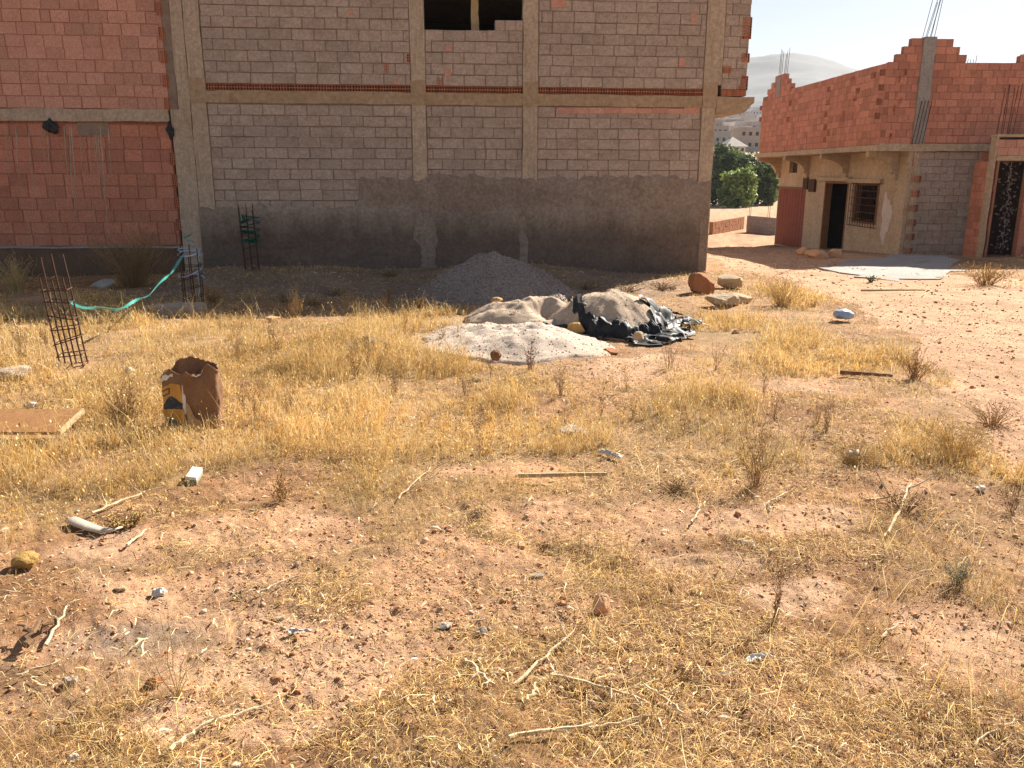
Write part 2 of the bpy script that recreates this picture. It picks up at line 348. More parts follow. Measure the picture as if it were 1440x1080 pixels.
class Fr:
    """upright plane: s runs along it, d comes out of it, z is up"""
    def __init__(s, p0, p1):
        s.p0 = np.array(p0, float); d = np.array(p1, float)-s.p0; s.L = np.hypot(*d); s.t = d/s.L
        s.n = np.array([s.t[1], -s.t[0]])
    def w(s, a, d, z):
        return (s.p0[0]+s.t[0]*a+s.n[0]*d, s.p0[1]+s.t[1]*a+s.n[1]*d, z)
    def px(s, u, v, d=0):
        r = ray(u, v); o = np.array([0, 0, CAMZ]); p = s.p0+s.n*d
        t = (s.n @ (p-o[:2]))/(s.n @ r[:2]); q = o+r*t
        return float((q[:2]-p) @ s.t), float(q[2])
class MB:
    def __init__(s): s.v = []; s.f = []
    def add(s, V, Fc):
        k = len(s.v); s.v += [tuple(p) for p in V]; s.f += [tuple(k+i for i in f) for f in Fc]
    def box(s, fr, a0, a1, d0, d1, z0, z1):
        V = [fr.w(a, d, z) for a in (a0, a1) for d in (d0, d1) for z in (z0, z1)]
        s.add(V, [(0,1,3,2),(4,6,7,5),(0,4,5,1),(2,3,7,6),(0,2,6,4),(1,5,7,3)])
    def face_block(s, fr, a0, a1, z0, z1, d, bev=.006, dep=.03, tilt=0.):
        """front of one laid block with worn edges"""
        t = tilt
        P = [(a0, d-dep, z0), (a1, d-dep, z0), (a1, d-dep, z1), (a0, d-dep, z1),
             (a0+.001, d-bev, z0+.001), (a1-.001, d-bev, z0+.001), (a1-.001, d-bev, z1-.001), (a0+.001, d-bev, z1-.001),
             (a0+bev, d+t, z0+bev), (a1-bev, d-t, z0+bev), (a1-bev, d-t, z1-bev), (a0+bev, d+t, z1-bev)]
        s.add([fr.w(*p) for p in P], [(0,1,5,4),(1,2,6,5),(2,3,7,6),(3,0,4,7),(4,5,9,8),(5,6,10,9),(6,7,11,10),(7,4,8,11),(8,9,10,11)])
    def hollow(s, fr, a0, a1, z0, z1, d, nx, nz, bar=.008, dep=.09):
        """open end of a hollow brick: a lattice of clay webs"""
        for i in range(nx+1):
            c = a0+(a1-a0)*i/nx; s.box(fr, max(a0, c-bar), min(a1, c+bar), d-dep, d, z0, z1)
        for j in range(nz+1):
            c = z0+(z1-z0)*j/nz
            lo, hi = max(z0+.0005, c-bar), min(z1-.0005, c+bar)
            for i in range(nx):
                b0 = a0+(a1-a0)*i/nx+bar+.0005; b1 = a0+(a1-a0)*(i+1)/nx-bar-.0005
                s.box(fr, b0, b1, d-dep, d-.0015, lo, hi)
    def rough(s, fr, a0, a1, d0, d1, z0, z1, cell=.08, amp=.008, seed=0, shape=None):
        """box with gridded faces and uneven surface"""
        na = max(1, round((a1-a0)/cell)); nd = max(1, round((d1-d0)/cell)); nz = max(1, round((z1-z0)/cell))
        A = np.linspace(a0, a1, na+1); D = np.linspace(d0, d1, nd+1); Z = np.linspace(z0, z1, nz+1)
        idx = {}; P = []
        def vid(i, j, k):
            if (i, j, k) not in idx: idx[(i, j, k)] = len(P); P.append((A[i], D[j], Z[k]))
            return idx[(i, j, k)]
        Fc = []
        for j, fl in ((0, 0), (nd, 1)):
            for i in range(na):
                for k in range(nz):
                    q = (vid(i,j,k), vid(i+1,j,k), vid(i+1,j,k+1), vid(i,j,k+1)); Fc.append(q if not fl else q[::-1])
        for i, fl in ((0, 1), (na, 0)):
            for j in range(nd):
                for k in range(nz):
                    q = (vid(i,j,k), vid(i,j+1,k), vid(i,j+1,k+1), vid(i,j,k+1)); Fc.append(q if not fl else q[::-1])
        for k, fl in ((0, 1), (nz, 0)):
            for i in range(na):
                for j in range(nd):
                    q = (vid(i,j,k), vid(i+1,j,k), vid(i+1,j+1,k), vid(i,j+1,k)); Fc.append(q if not fl else q[::-1])
        P = np.array(P)
        n = [sum(noise3(P[:,0]*f+s0, P[:,1]*f+3, P[:,2]*f+seed, seed+s0)*g for f, g in ((2.2, .6), (7, .4))) for s0 in (1, 2, 3)]
        Q = P+np.array(n).T*amp
        if shape: Q = shape(Q, P)
        s.add([fr.w(*q) for q in Q], [f[::-1] for f in Fc])
    def tube(s, pts, r, n=6, cap=True):
        pts = np.asarray(pts, float); r = np.broadcast_to(r, len(pts)).astype(float)
        tg = np.gradient(pts, axis=0); tg /= np.linalg.norm(tg, axis=1)[:, None]+1e-9
        up = np.array([0, 0, 1.]) if abs(tg[0][2]) < .9 else np.array([1., 0, 0])
        k = len(s.v); a = np.cross(tg[0], up); a /= np.linalg.norm(a)
        for i, p in enumerate(pts):
            a = a-tg[i]*(a@tg[i]); a /= np.linalg.norm(a)+1e-9; b = np.cross(tg[i], a)
            for j in range(n):
                q = 2*math.pi*j/n; s.v.append(tuple(p+r[i]*(math.cos(q)*a+math.sin(q)*b)))
        for i in range(len(pts)-1):
            for j in range(n):
                s.f.append((k+i*n+j, k+i*n+(j+1)%n, k+(i+1)*n+(j+1)%n, k+(i+1)*n+j))
        if cap:
            s.f.append(tuple(k+j for j in range(n))[::-1]); e = k+(len(pts)-1)*n; s.f.append(tuple(e+j for j in range(n)))
    def build(s, name, m, parent=None, smoothf=False, loc=None):
        return raw(name, s.v, s.f, m, parent, None, smoothf, loc)

def laid(fr, a0, a1, z0, z1, bw, rh, d=0, gap=.012, jit=.004, skip=None, seed=1, phase=0., from_top=False, hol=None):
    """coursed blocks over a bay; returns the MB of blocks"""
    rnd = random.Random(seed); mb = MB()
    rows = int(math.ceil((z1-z0)/rh-.2)); hh = (z1-z0)/rows
    wob = rnd.uniform(0, 6)
    for r in range(rows):
        zz0, zz1 = z0+r*hh, z0+(r+1)*hh; ra = rnd.uniform(-.006, .006)
        a = a0-((phase+(r % 2)*.5+rnd.uniform(-.09, .09)) % 1)*bw
        while a < a1-.01:
            w = bw*(1 if rnd.random() > .05 else rnd.choice((.5, 1.)))
            x0, x1 = max(a, a0), min(a+w, a1); a += w
            if x1-x0 < .04: continue
            if skip and skip((x0+x1)/2, (zz0+zz1)/2): continue
            g0 = gap*rnd.uniform(.4, 1.2)/2; gz = gap*rnd.uniform(.15, .7)/2
            dz = rnd.uniform(-.004, .004)+ra*math.sin(a*1.1+wob)
            mb.face_block(fr, x0+g0, x1-g0, zz0+gz+dz, zz1-gz+dz, d+rnd.uniform(-jit, jit), rnd.uniform(.004, .009), .03, rnd.uniform(-.002, .002))
    return mb
def smear(mb, fr, a0, a1, z0, z1, rh, seed, d=.003):
    """mortar squeezed out and wiped along the bed joints"""
    rows = int(math.ceil((z1-z0)/rh-.2)); hh = (z1-z0)/rows; A = np.arange(a0+.01, a1-.01, .035)
    for r in range(1, rows):
        z = z0+r*hh; up = .004+.020*np.clip(fbm(A, A*0+r*3.1, 4, 3, seed), 0, 1); dn = .004+.014*np.clip(fbm(A, A*0+r*5.7+9, 5, 3, seed+4), 0, 1); dd = d+.005*np.clip(fbm(A, A*0+r*2.3, 6, 3, seed+8), -.9, 1)
        k = len(mb.v)
        for a, u, w, q in zip(A, up, dn, dd): mb.v += [fr.w(a, -.004, z-w), fr.w(a, q, z-w*.4), fr.w(a, q, z+u*.4), fr.w(a, -.004, z+u)]
        for i in range(len(A)-1):
            for j in range(3): mb.f.append((k+i*4+j, k+i*4+4+j, k+i*4+5+j, k+i*4+1+j))
def panel(fr, a0, a1, z0, z1, d, dep=.12):
    mb = MB(); mb.box(fr, a0, a1, d-dep, d, z0, z1); return mb
def sheet(fr, a0, a1, z0, ztop, d, cell=.06, amp=.012, seed=0):
    """coat of render with a ragged top edge; ztop is a function of s"""
    na = max(2, int((a1-a0)/cell)); nz = 26
    A = np.linspace(a0, a1, na); T = np.linspace(0, 1, nz)
    AA, TT = np.meshgrid(A, T, indexing='ij')
    top = np.array([ztop(a) for a in A])+.05*fbm(A, A*0, 3, 3, seed)+.03*fbm(A, A*0+5, 16, 2, seed+3)
    ZZ = z0+(top[:, None]-z0)*TT
    DD = d+amp*fbm(AA, ZZ, 3, 3, seed)+amp*.5*fbm(AA, ZZ, 14, 2, seed+7)
    DD[:, -1] = d-.03
    V = [fr.w(a, dd, z) for a, dd, z in zip(AA.ravel(), DD.ravel(), ZZ.ravel())]
    Fc = [(i*nz+j, (i+1)*nz+j, (i+1)*nz+j+1, i*nz+j+1) for i in range(na-1) for j in range(nz-1)]
    mb = MB(); mb.add(V, Fc); return mb

# ================================================================== GROUND
def make_ground():
    A, Rr, X, Y, Z = _A, _R, GX, GY, GRID['z']
    Z = np.where(Rr > 500, Z-(Rr-500)*.004, Z)
    na, nr = A.shape
    V = np.stack([X, Y, Z], -1).reshape(-1, 3)
    V = np.vstack([V, [[0, 0, gh(0, .3)]]])
    x, y = V[:, 0], V[:, 1]
    soil = soil_mask(x, y); dn = dense_mask(x, y); tr = track_mask(x, y).astype(float)
    n1 = fbm(x, y, .8, 4, 60); n2 = fbm(x, y, 4, 3, 66)
    clay = np.array([.57, .33, .185]); pale = np.array([.66, .43, .275]); litter = np.array([.40, .245, .125]); brown = np.array([.35, .185, .09])
    trk = np.array([.56, .335, .195])
    c = litter+(brown-litter)*smooth(-.2, .6, n1)[:, None]
    k = np.clip(soil+.35*smooth(0, .7, n2+.3*n1), 0, 1)[:, None]
    c = c+(clay-c)*k
    c = c+(pale-c)*(np.clip(soil, 0, 1)*smooth(-.1, .8, n1-.3*n2))[:, None]*.7
    c = c+(np.array([.42, .29, .14])-c)*(dn*.6)[:, None]
    c = c+(trk-c)*tr[:, None]
    ash = bl(x, y, blob(170, 890, 120, 30)); c = c+(np.array([.2, .17, .14])-c)*((1-smooth(.4, 1.1, ash))*.5)[:, None]
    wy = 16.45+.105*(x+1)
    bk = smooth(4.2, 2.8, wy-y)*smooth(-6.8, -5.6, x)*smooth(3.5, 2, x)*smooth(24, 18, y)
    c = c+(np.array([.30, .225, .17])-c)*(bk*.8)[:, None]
    far = smooth(45, 120, np.hypot(x, y)); c = c+(np.array([.40, .28, .16])-c)*far[:, None]
    c = c*(1+.10*n2)[:, None]
    cen = len(V)-1
    I, J = np.meshgrid(np.arange(na-1), np.arange(nr-1), indexing='ij')
    I, J = I.ravel(), J.ravel()
    q = np.stack([I*nr+J, (I+1)*nr+J, (I+1)*nr+J+1, I*nr+J+1], -1)
    q = q[:, ::-1]
    qc = V[q].mean(1)
    t = track_mask(qc[:, 0], qc[:, 1]) & (np.hypot(qc[:, 0], qc[:, 1]) < 40)
    tri = np.array([[i*nr, cen, (i+1)*nr] for i in range(na-1)])[:, ::-1]
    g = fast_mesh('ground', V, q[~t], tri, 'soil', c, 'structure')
    used = np.unique(q[t]); mp = np.full(len(V), -1); mp[used] = np.arange(len(used))
    fast_mesh('dirt_track', V[used], mp[q[t]], np.zeros((0, 3), int), 'soil', c[used], 'structure')
make_ground()

# ================================================================== GREY BLOCK BUILDING
YAW = 5.0
pc = np.array([0, 0, CAMZ])+ray(640, 250)*16.05
FW = Fr((pc[0]-math.cos(R(YAW))*10, pc[1]-math.sin(R(YAW))*10), (pc[0]+10*math.cos(R(YAW)), pc[1]+10*math.sin(R(YAW))))
def sx(u, v): return FW.px(u, v)[0]
def zz(u, v): return FW.px(u, v)[1]
ROOF = 5.5; BASE = -.75
sA0, sA1 = sx(261, 60), sx(286, 90)
sB0, sB1 = sx(577.5, 100), sx(598, 100)
sC0, sC1 = sx(735.5, 100), sx(756.5, 100)
sD0, sD1 = sx(985, 190), sx(1004, 190)
zb0, zb1 = (zz(430, 145)+zz(900, 151))/2, (zz(430, 127)+zz(900, 135))/2      # beam
zc1 = zb1+.125                                                               # course of hollow bricks
sE = sx(1054, 60)
grey = thing('block_building', FW.w(sB0, 0, -.3), 'unfinished two storey building of bare grey concrete blocks with a window hole upstairs', 'building')
bays = [(sA1, sB0), (sB1, sC0), (sC1, sD0)]
zw0, zw1 = zz(650, 42), zz(715, 28); sw = sx(696, 35)
ztops = ROOF-.35
DEPTH = 10.
for i, (a, b) in enumerate(bays):
    # ground-floor wall
    z0, z1 = BASE+.05, zb0
    mb = laid(FW, a+.004, b-.004, zz(650, 247)-2.6, z1-.02, .405, .2, 0, .016, .005, seed=11+i, phase=.3*i)
    w = mb.build('wall', 'block', grey)
    m2 = panel(FW, a, b, z0, z1, -.012); smear(m2, FW, a, b, zz(650, 247)-2.6, z1-.02, .2, 300+i); m2.build('mortar_bed', 'mortar', w)
    # first-floor wall
    sk = (lambda s_, z_: (z_ > zw0-.03 and s_ < sw) or z_ > zw1-.03) if i == 1 else None
    sk2 = (lambda s_, z_: z_ > zw1-.03) if i == 1 else None
    zt = ztops if i != 1 else zw1+.004
    rows = max(1, round((zt-zc1)/.2015))
    if i == 1:
        mb = laid(FW, a+.004, b-.004, zc1, zw0, .405, .2, 0, .016, .005, seed=21, phase=.2)
        m3 = laid(FW, sw, b-.004, zw0+.002, zw1, .2, .2, 0, .012, .004, seed=5); mb.add(m3.v, m3.f)
        m4 = MB(); m4.rough(FW, a+.004, sw, -.2, -.03, zw0-.015, zw0-.003, .1, .003); m4.rough(FW, sw, b-.004, -.2, -.03, zw1-.012, zw1-.002, .1, .003)
        w = mb.build('wall', 'block', grey); m4.build('sill', 'mortar', w)
        m2 = panel(FW, a, sw, zc1, zw0-.02, -.012); k = panel(FW, sw, b, zc1, zw1-.02, -.012); m2.add(k.v, k.f); smear(m2, FW, a, b, zc1, zw0, .2, 340)
        m2.build('mortar_bed', 'mortar', w)
    else:
        mb = laid(FW, a+.004, b-.004, zc1, zt, .405, .2, 0, .016, .005, seed=31+i, phase=.45*i)
        w = mb.build('wall', 'block', grey)
        m2 = panel(FW, a, b, zc1, zt, -.012); smear(m2, FW, a, b, zc1, zt, .2, 320+i); m2.build('mortar_bed', 'mortar', w)
    # row of open hollow bricks on the beam
    mb = MB(); n = round((b-a)/.205)
    for k in range(n):
        x0 = a+(b-a)*k/n; mb.hollow(FW, x0+.004, a+(b-a)*(k+1)/n-.004, zb1+.004, zc1-.006, .004+random.uniform(-.006, .006), 4, 2)
    o = mb.build('hollow_brick_course', 'terra', grey)
    panel(FW, a+.002, b-.002, zb1, zc1, -.085, .03).build('hole_shade', 'hole', o)
# odd bricks
def open_brick(fr, a0, a1, z0, z1, nx, nz, parent, d=.014, bar=.007):
    mb = MB(); mb.hollow(fr, a0, a1, z0, z1, d, nx, nz, bar, d+.009); o = mb.build('hollow_brick', 'terra', parent)
    mb = MB(); mb.box(fr, a0+.003, a1-.003, -.02, -.004, z0+.003, z1-.003); mb.build('hole_shade', 'hole', o)
for (u0, u1, v0, v1, nx, nz) in [(540.5, 547, 90, 104, 2, 4), (572, 577, 76, 87, 2, 3), (614, 621.5, 110, 121, 2, 3)]:
    a0, z1 = FW.px(u0, v0, .006); a1, z0 = FW.px(u1, v1, .006); open_brick(FW, a0, a1, z0, z1, nx, nz, grey)
for (u0, u1, v0, v1) in [(775, 796, -8, 11), (626, 634.5, 63, 72), (625, 634, 97, 108), (972, 979, 18, 31), (955, 963, 81, 94), (553, 558.5, 111, 119), (490, 496, 14, 22)]:
    a0, z1 = FW.px(u0, v0, .006); a1, z0 = FW.px(u1, v1, .006); mb = MB(); mb.face_block(FW, a0, a1, z0, z1, .010, .006, .02); mb.build('filler_brick', 'redup', grey)
mb = MB(); u0s = np.linspace(783, 984, 10)
for k in range(9):
    a0, z1 = FW.px(u0s[k], 150.5, .006); a1, z0 = FW.px(u0s[k+1], 160, .006)
    mb.face_block(FW, a0+.002, a1-.002, z0, z1-.005-(.02 if k > 4 else 0)*random.random(), .009, .006, .02)
mb.build('filler_brick_course', 'redup', grey)
# columns
for j, (a, b) in enumerate([(sA0, sA1), (sB0, sB1), (sC0, sC1), (sD0, sD1)]):
    lo = BASE if j in (0, 3) else zz(600, 246)-.25
    mb = MB(); mb.rough(FW, a, b, -.28, .018, lo, zb0-.005, .07, .012, 3+j)
    mb.build('column', 'conc', grey)
    mb = MB(); mb.rough(FW, a-.005, b+.005, -.28, .03, zb0-.012, zb1+.22, .06, .015, 13+j)
    mb.build('column_joint', 'beamconc', grey)
    b2 = b if j < 3 else a+.355
    mb = MB(); mb.rough(FW, a, b2-.005, -.28, .014, zb1+.2, ROOF-.36, .07, .012, 23+j)
    mb.build('column', 'conc', grey)
# beam and slabs
mb = MB(); mb.rough(FW, sA1+.006, sD0-.006, -.25, .022, zb0, zb1, .06, .014, 41)
mb.build('beam', 'beamconc', grey)
mb = MB()
sT = sx(1060, 148)
def nose(Q, P):
    t = np.clip((P[:, 0]-sD1)/(sT-sD1), 0, 1)
    zc = zb1-.02
    h = np.where(P[:, 2] < zc, (P[:, 2]-zc)*(1.15-.75*smooth(.72, 1, t))+.0, 0)
    Q[:, 2] = np.where(P[:, 2] < zc, zc+h-.03*(1-t), Q[:, 2]-.13*smooth(.8, 1, t)*0)
    Q[:, 2] -= .0
    return Q
mb.rough(FW, sD1+.006, sT, -5., .02, zb0-.05, zb1-.01, .07, .012, 43, nose)
mb.build('balcony_slab', 'beamconc', grey)
# cantilevered bay over the corner
mb = laid(FW, sD0+.36, sE, zc1, ztops, .36, .2, 0, .014, .005, seed=77, phase=.2)
w = mb.build('wall', 'block', grey)
panel(FW, sD0+.356, sE-.01, zb1, ztops, -.012).build('mortar_bed', 'mortar', w)
for (u0, u1, v0, v1, nx, nz) in [(1045, 1059, 24, 40, 4, 4), (1045, 1058, 40, 55, 4, 4), (1044, 1055, 75, 88, 3, 4), (1012, 1027, 93, 103, 4, 3), (1043, 1053, 107, 120, 3, 4), (1039, 1052, 119, 127, 4, 2)]:
    a0, z1 = FW.px(u0, v0, .006); a1, z0 = FW.px(u1, v1, .006); a1 = min(a1, sE+.02); open_brick(FW, max(a0, sD0+.37), a1, z0, z1, nx, nz, grey)
n = 5; x00 = sD0+.36; mb = MB()
for k in range(n):
    mb.hollow(FW, x00+(sE-x00)*k/n+.002, x00+(sE-x00)*(k+1)/n-.002, zb1+.004, zc1-.006, .012, 4, 2, .008, .02)
o = mb.build('hollow_brick_course', 'terra', grey); mb = MB(); mb.box(FW, x00, sE-.012, -.02, -.006, zb1+.006, zc1-.008); mb.build('hole_shade', 'hole', o)
# rough-cast render
zl = zz(400, 291); zr = zz(800, 248); sSt = sx(505, 270)
edge = lambda a: zl if a < sSt else zr+.02*math.sin(a*2)
mb = sheet(FW, sA1-.30, sD1-.02, BASE, edge, .032, .05, .005, 3)
pl = mb.build('render_coat', 'plaster', grey, True)
zm = zz(700, 292)
edge2 = lambda a: zl-.02 if a < sSt else zm+.04*math.sin(a*1.7)
mb = sheet(FW, sA1-.295, sD1-.18, BASE, edge2, .043, .05, .0045, 9)
mb.build('damp_coat', two_coat('floated_render', zm, .55, (.135,.092,.066), (.205,.145,.108), (.25,.187,.14), (.39,.31,.25)), pl, True)
for (u, w_, v0, v1) in [(597, .36, 292, 376), (733, .16, 296, 370)]:
    a = sx(u, 330); zb_, zt_ = zz(u, v1), zz(733, 296); nz_, na_ = 40, 12; V = []
    for k in range(nz_+1):
        z = zb_+(zt_-zb_)*k/nz_; wl = w_/2*(1+.45*float(noise1(z*4, u*.1, 3))+.2*float(noise1(z*15, u, 4))); wr = w_/2*(1+.45*float(noise1(z*4, u*.1+7, 5))+.2*float(noise1(z*15, u+7, 6)))
        for j in range(na_+1):
            q = j/na_; V.append(FW.w(a-wl+(wl+wr)*q+.05*(1-k/nz_), .042+.013*math.sin(math.pi*q)**.5+.004*float(noise1(z*9, q*4, 8)), z))
    mb = MB(); mb.add(V, [(k*(na_+1)+j, k*(na_+1)+j+1, (k+1)*(na_+1)+j+1, (k+1)*(na_+1)+j) for k in range(nz_) for j in range(na_)])
    mb.build('column_stub', 'plaster', grey, True)
# body of the building behind the facade
sL = sA0; 
def bx(name, m, parent, *a):
    mb = MB(); mb.box(*a); return mb.build(name, m, parent)
bx('side_wall', 'block', grey, FW, sD1-.2, sD1-.02, -DEPTH, -.29, BASE, zb0-.05)
bx('side_wall', 'block', grey, FW, sE-.2, sE-.012, -DEPTH, -.14, zb1+.002, ROOF-.36)
bx('rear_wall', 'block', grey, FW, sL+.02, sE-.2, -DEPTH-.2, -DEPTH, BASE, ROOF-.36)
mb = MB(); mb.box(FW, sL+.02, sD1-.21, -DEPTH, -.30, zb0, zb1-.01); mb.build('floor_slab', 'conc', grey)
mb = MB(); mb.rough(FW, sL, sE+.02, -DEPTH, .06, ROOF-.355, ROOF, .4, .006); mb.build('roof_slab', 'conc', grey)
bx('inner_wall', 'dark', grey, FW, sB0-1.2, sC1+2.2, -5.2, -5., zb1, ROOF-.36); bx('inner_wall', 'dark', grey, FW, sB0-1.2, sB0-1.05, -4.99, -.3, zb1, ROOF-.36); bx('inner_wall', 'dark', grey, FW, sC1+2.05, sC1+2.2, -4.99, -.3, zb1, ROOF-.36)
# wall above the window hole and the timber prop standing in it
a0, z0 = FW.px(663, 42, -.45); a1, _ = FW.px(674, 42, -.45)
prop = MB(); prop.rough(FW, a0, a1, -.6, -.5, zb1-.01, ROOF-.36, .06, .012, 6, lambda Q, P: np.stack([Q[:, 0]+np.where((P[:, 2] > zw0+.32), .025+.02*np.sin(P[:, 2]*9), 0)*np.where(P[:, 0] > (a0+a1)/2, -1, .2), Q[:, 1], Q[:, 2]], -1))
o = prop.build('timber_prop', 'palewood', loc=FW.w((a0+a1)/2, -.55, zb1-.01))
tag(o, 'pale timber prop standing upright in the window hole of the grey block building', 'prop')

# ================================================================== RED BRICK BUILDING (left)
red = thing('red_brick_building', FW.w(sA0-2, 0, -.3), 'unfinished red hollow brick building at the left with mortar drips down the wall', 'building')
sR1 = sx(231, 70); sR1b = sx(248, 250); sLeft = sA0-9.
zr0, zr1 = (zz(60, 169)+zz(200, 172))/2, (zz(60, 153)+zz(220, 153))/2
zf = zz(120, 346)
mb = laid(FW, sLeft, sR1, zr1, ROOF-.85, .328, .2275, .0, .012, .004, seed=51)
w = mb.build('wall', 'redup', red); panel(FW, sLeft, sR1, zr1, ROOF-.85, -.010).build('mortar_bed', 'redmortar', w)
mb = laid(FW, sLeft, sR1b-.04, zf, zr0-.05, .328, .2275, -.02, .012, .005, seed=52)
w = mb.build('wall', 'red', red); panel(FW, sLeft, sR1b-.03, zf-.01, zr0, -.034).build('mortar_bed', 'redmortar', w)
mb = MB(); mb.rough(FW, sLeft, sR1b-.02, -.25, .03, BASE, zf-.005, .12, .03, 8); mb.build('foundation', 'footingdirt', red)
mb = MB(); mb.rough(FW, sLeft, sR1b, -.05, .055, zf-.035, zf+.0, .07, .018, 18); mb.build('ledge', 'concgrey', red)
mb = MB(); mb.rough(FW, sLeft, sR1-.02, -.25, .03, zr0, zr1-.003, .08, .016, 19); mb.build('beam', 'conc', red)
# gap with broken brick ends under the beam
mb = MB(); a = sLeft
while a < sR1b-.2:
    w_ = random.uniform(.16, .24); mb.hollow(FW, a, a+w_, zr0-.048, zr0-.004, -.012+random.uniform(-.012, .01), 4, 1, .009, .05); a += w_+random.choice((.004, .01, .03))
mb.build('hollow_brick_course', 'terra', red)
# column with toothed brick ends
mb = MB(); mb.rough(FW, sR1+.16, sA0-.012, -.3, .012, zr1+.002, ROOF-.85, .07, .012, 61); mb.build('column', 'conc', red)
mb = MB(); mb.rough(FW, sR1b+.01, sA0-.012, -.3, .012, BASE, zr1, .07, .012, 62); mb.build('column', 'conc', red)
mb = MB(); mb.rough(FW, sR1+.004, sR1+.155, -.2, -.006, zr1+.004, ROOF-.85, .07, .012, 63); mb.build('mortar_strip', 'mortar', red)
for (u, v) in [(223.5, 12), (227.5, 47), (230, 80), (233, 114), (235.5, 146), (243, 223), (246.5, 254), (249, 285), (251.5, 316)]:
    a, z = FW.px(u, v, .0); open_brick(FW, a-.05, a+.05, z-.11, z+.11, 3, 5, red, .02)
# mortar drips
rnd = random.Random(4)
for u in (8, 22, 60, 66, 90, 97, 100, 124, 131, 134, 137, 141, 152, 40, 112):
    v = rnd.uniform(176, 184); L = rnd.uniform(60, 165); uu = u
    pts = []
    for k in range(9):
        a, z = FW.px(uu+k*L/9*.075*rnd.uniform(.6, 1.2), v+L*k/8, -.012); pts.append(FW.w(a, -.019, z))
    mb = MB(); mb.tube(pts, np.linspace(.016, .005, 9)*rnd.uniform(.5, 1.2), 5); mb.build('mortar_drip', 'conc', red)
mb = MB(); a0, z1 = FW.px(108, 172); a1, z0 = FW.px(154, 190); mb.rough(FW, a0, a1, -.03, -.006, z0, z1, .05, .012, 5); mb.build('mortar_patch', 'mortar', red)
bx('side_wall', 'red', red, FW, sLeft, sLeft+.2, -8, -.26, BASE, ROOF-.85); bx('rear_wall', 'red', red, FW, sLeft+.2, sA0-.02, -8, -7.8, BASE, ROOF-.85); bx('side_wall', 'red', red, FW, sA0-.3, sA0-.02, -7.8, -.31, BASE, ROOF-.85)
mb = MB(); mb.rough(FW, sLeft, sA0-.01, -8.05, .03, ROOF-.848, ROOF-.68, .5, .006); mb.build('roof_slab', 'conc', red)
# wads of dark plastic stuffed in gaps of the red wall
def crumple(name, c, rx, ry, rz, m, label, cat, seed=0, group=None, amp=.35, sub=3, rot=0.):
    bm = bmesh.new(); bmesh.ops.create_icosphere(bm, subdivisions=sub, radius=1)
    V = np.array([v.co for v in bm.verts]); Fc = [[v.index for v in f.verts] for f in bm.faces]; bm.free()
    n = noise3(V[:,0]*1.8+seed, V[:,1]*1.8, V[:,2]*1.8, seed)+.55*np.abs(noise3(V[:,0]*4+seed, V[:,1]*4, V[:,2]*4, seed+1))
    V = V*(1+amp*n)[:, None]*np.array([rx, ry, rz])
    ca, sa = math.cos(rot), math.sin(rot); V[:, :2] = V[:, :2] @ np.array([[ca, sa], [-sa, ca]])
    o = raw(name, V+np.array(c), Fc, m, loc=tuple(c)); tag(o, label, cat, group); return o
a, z = FW.px(71.5, 179, .02); crumple('plastic_wad', FW.w(a, .03, z), .11, .04, .11, 'tarp', 'dark plastic wad stuffed under the beam of the red brick wall', 'plastic wad', 3, amp=.5)
a, z = FW.px(239, 182, .02); crumple('plastic_wad', FW.w(a, .03, z), .06, .035, .14, 'tarp', 'dark plastic wad stuffed beside the concrete column of the red building', 'plastic wad', 8, amp=.5)

# ================================================================== HOUSE (right)
HX, HY = 11.05, 24.0
FS = Fr((HX-.037*10.3, HY+10.3), (HX, HY))                # long side, s runs from the far end towards the camera
FO = Fr((HX-.037*10.3-.9, HY+10.3), (HX-.9, HY))          # outer plane of the overhanging upper floor
FF = Fr((HX, HY), (HX+7, HY-.12))                         # front
hb = gh(HX, HY)-.5
zs0, zs1 = 2.30, 2.46; zt = 4.62
house = thing('brick_house', (HX+2, HY+3, hb), 'red hollow brick upper floor on ochre plastered ground floor with grilled window and stepped parapet', 'house')
LS = FS.L
def fill(mb, V): mb.add(V.v, V.f); return mb
# upper floor walls
mb = laid(FO, 0, FO.L, zs1, zt-.02, .30, .2, .0, .012, .005, seed=71, skip=lambda s_, z_: z_ > zt-.25 and s_ < .45)
w = mb.build('upper_wall', 'redhouse', house); panel(FO, .02, FO.L, zs1, zt-.06, -.012, .18).build('mortar_bed', 'redmortar', w)
FR = Fr((HX-.9, HY), (HX+.02, HY))
mb = laid(FR, .0, .92, zs1, zt, .30, .2, .0, .012, .006, seed=72)
mb2 = laid(FR, .20, .92, zt, zt+.2, .30, .2, 0, .012, .006, seed=73); fill(mb, mb2)
mb2 = laid(FR, .38, .92, zt+.2, zt+.4, .30, .2, 0, .012, .006, seed=74); fill(mb, mb2)
mb2 = laid(FR, .56, .92, zt+.4, zt+.6, .30, .2, 0, .012, .006, seed=75); fill(mb, mb2)
w = mb.build('upper_wall', 'redhouse', house)
mb = panel(FR, .03, .92, zs1, zt-.01, -.012, .16)
for k in range(3): fill(mb, panel(FR, .22+.18*k, .92, zt-.009+.2*k, zt+.195+.2*k, -.012, .16))
mb.build('mortar_bed', 'redmortar', w)
cw = .34
mb = laid(FF, cw, 7., zs1+.05, zt-.02, .30, .2, .0, .012, .005, seed=76)
for k in range(3):
    fill(mb, laid(FF, cw, cw+.88-.2*k, zt-.015+.2*k, zt+.185+.2*k, .30, .2, 0, .012, .005, seed=79+k))
fill(mb, laid(FF, 2.62, 7., zt-.015, zt+.19, .30, .2, 0, .012, .005, seed=84)); fill(mb, laid(FF, 2.80, 7., zt+.195, zt+.39, .30, .2, 0, .012, .005, seed=85))
w = mb.build('upper_wall', 'redhouse', house)
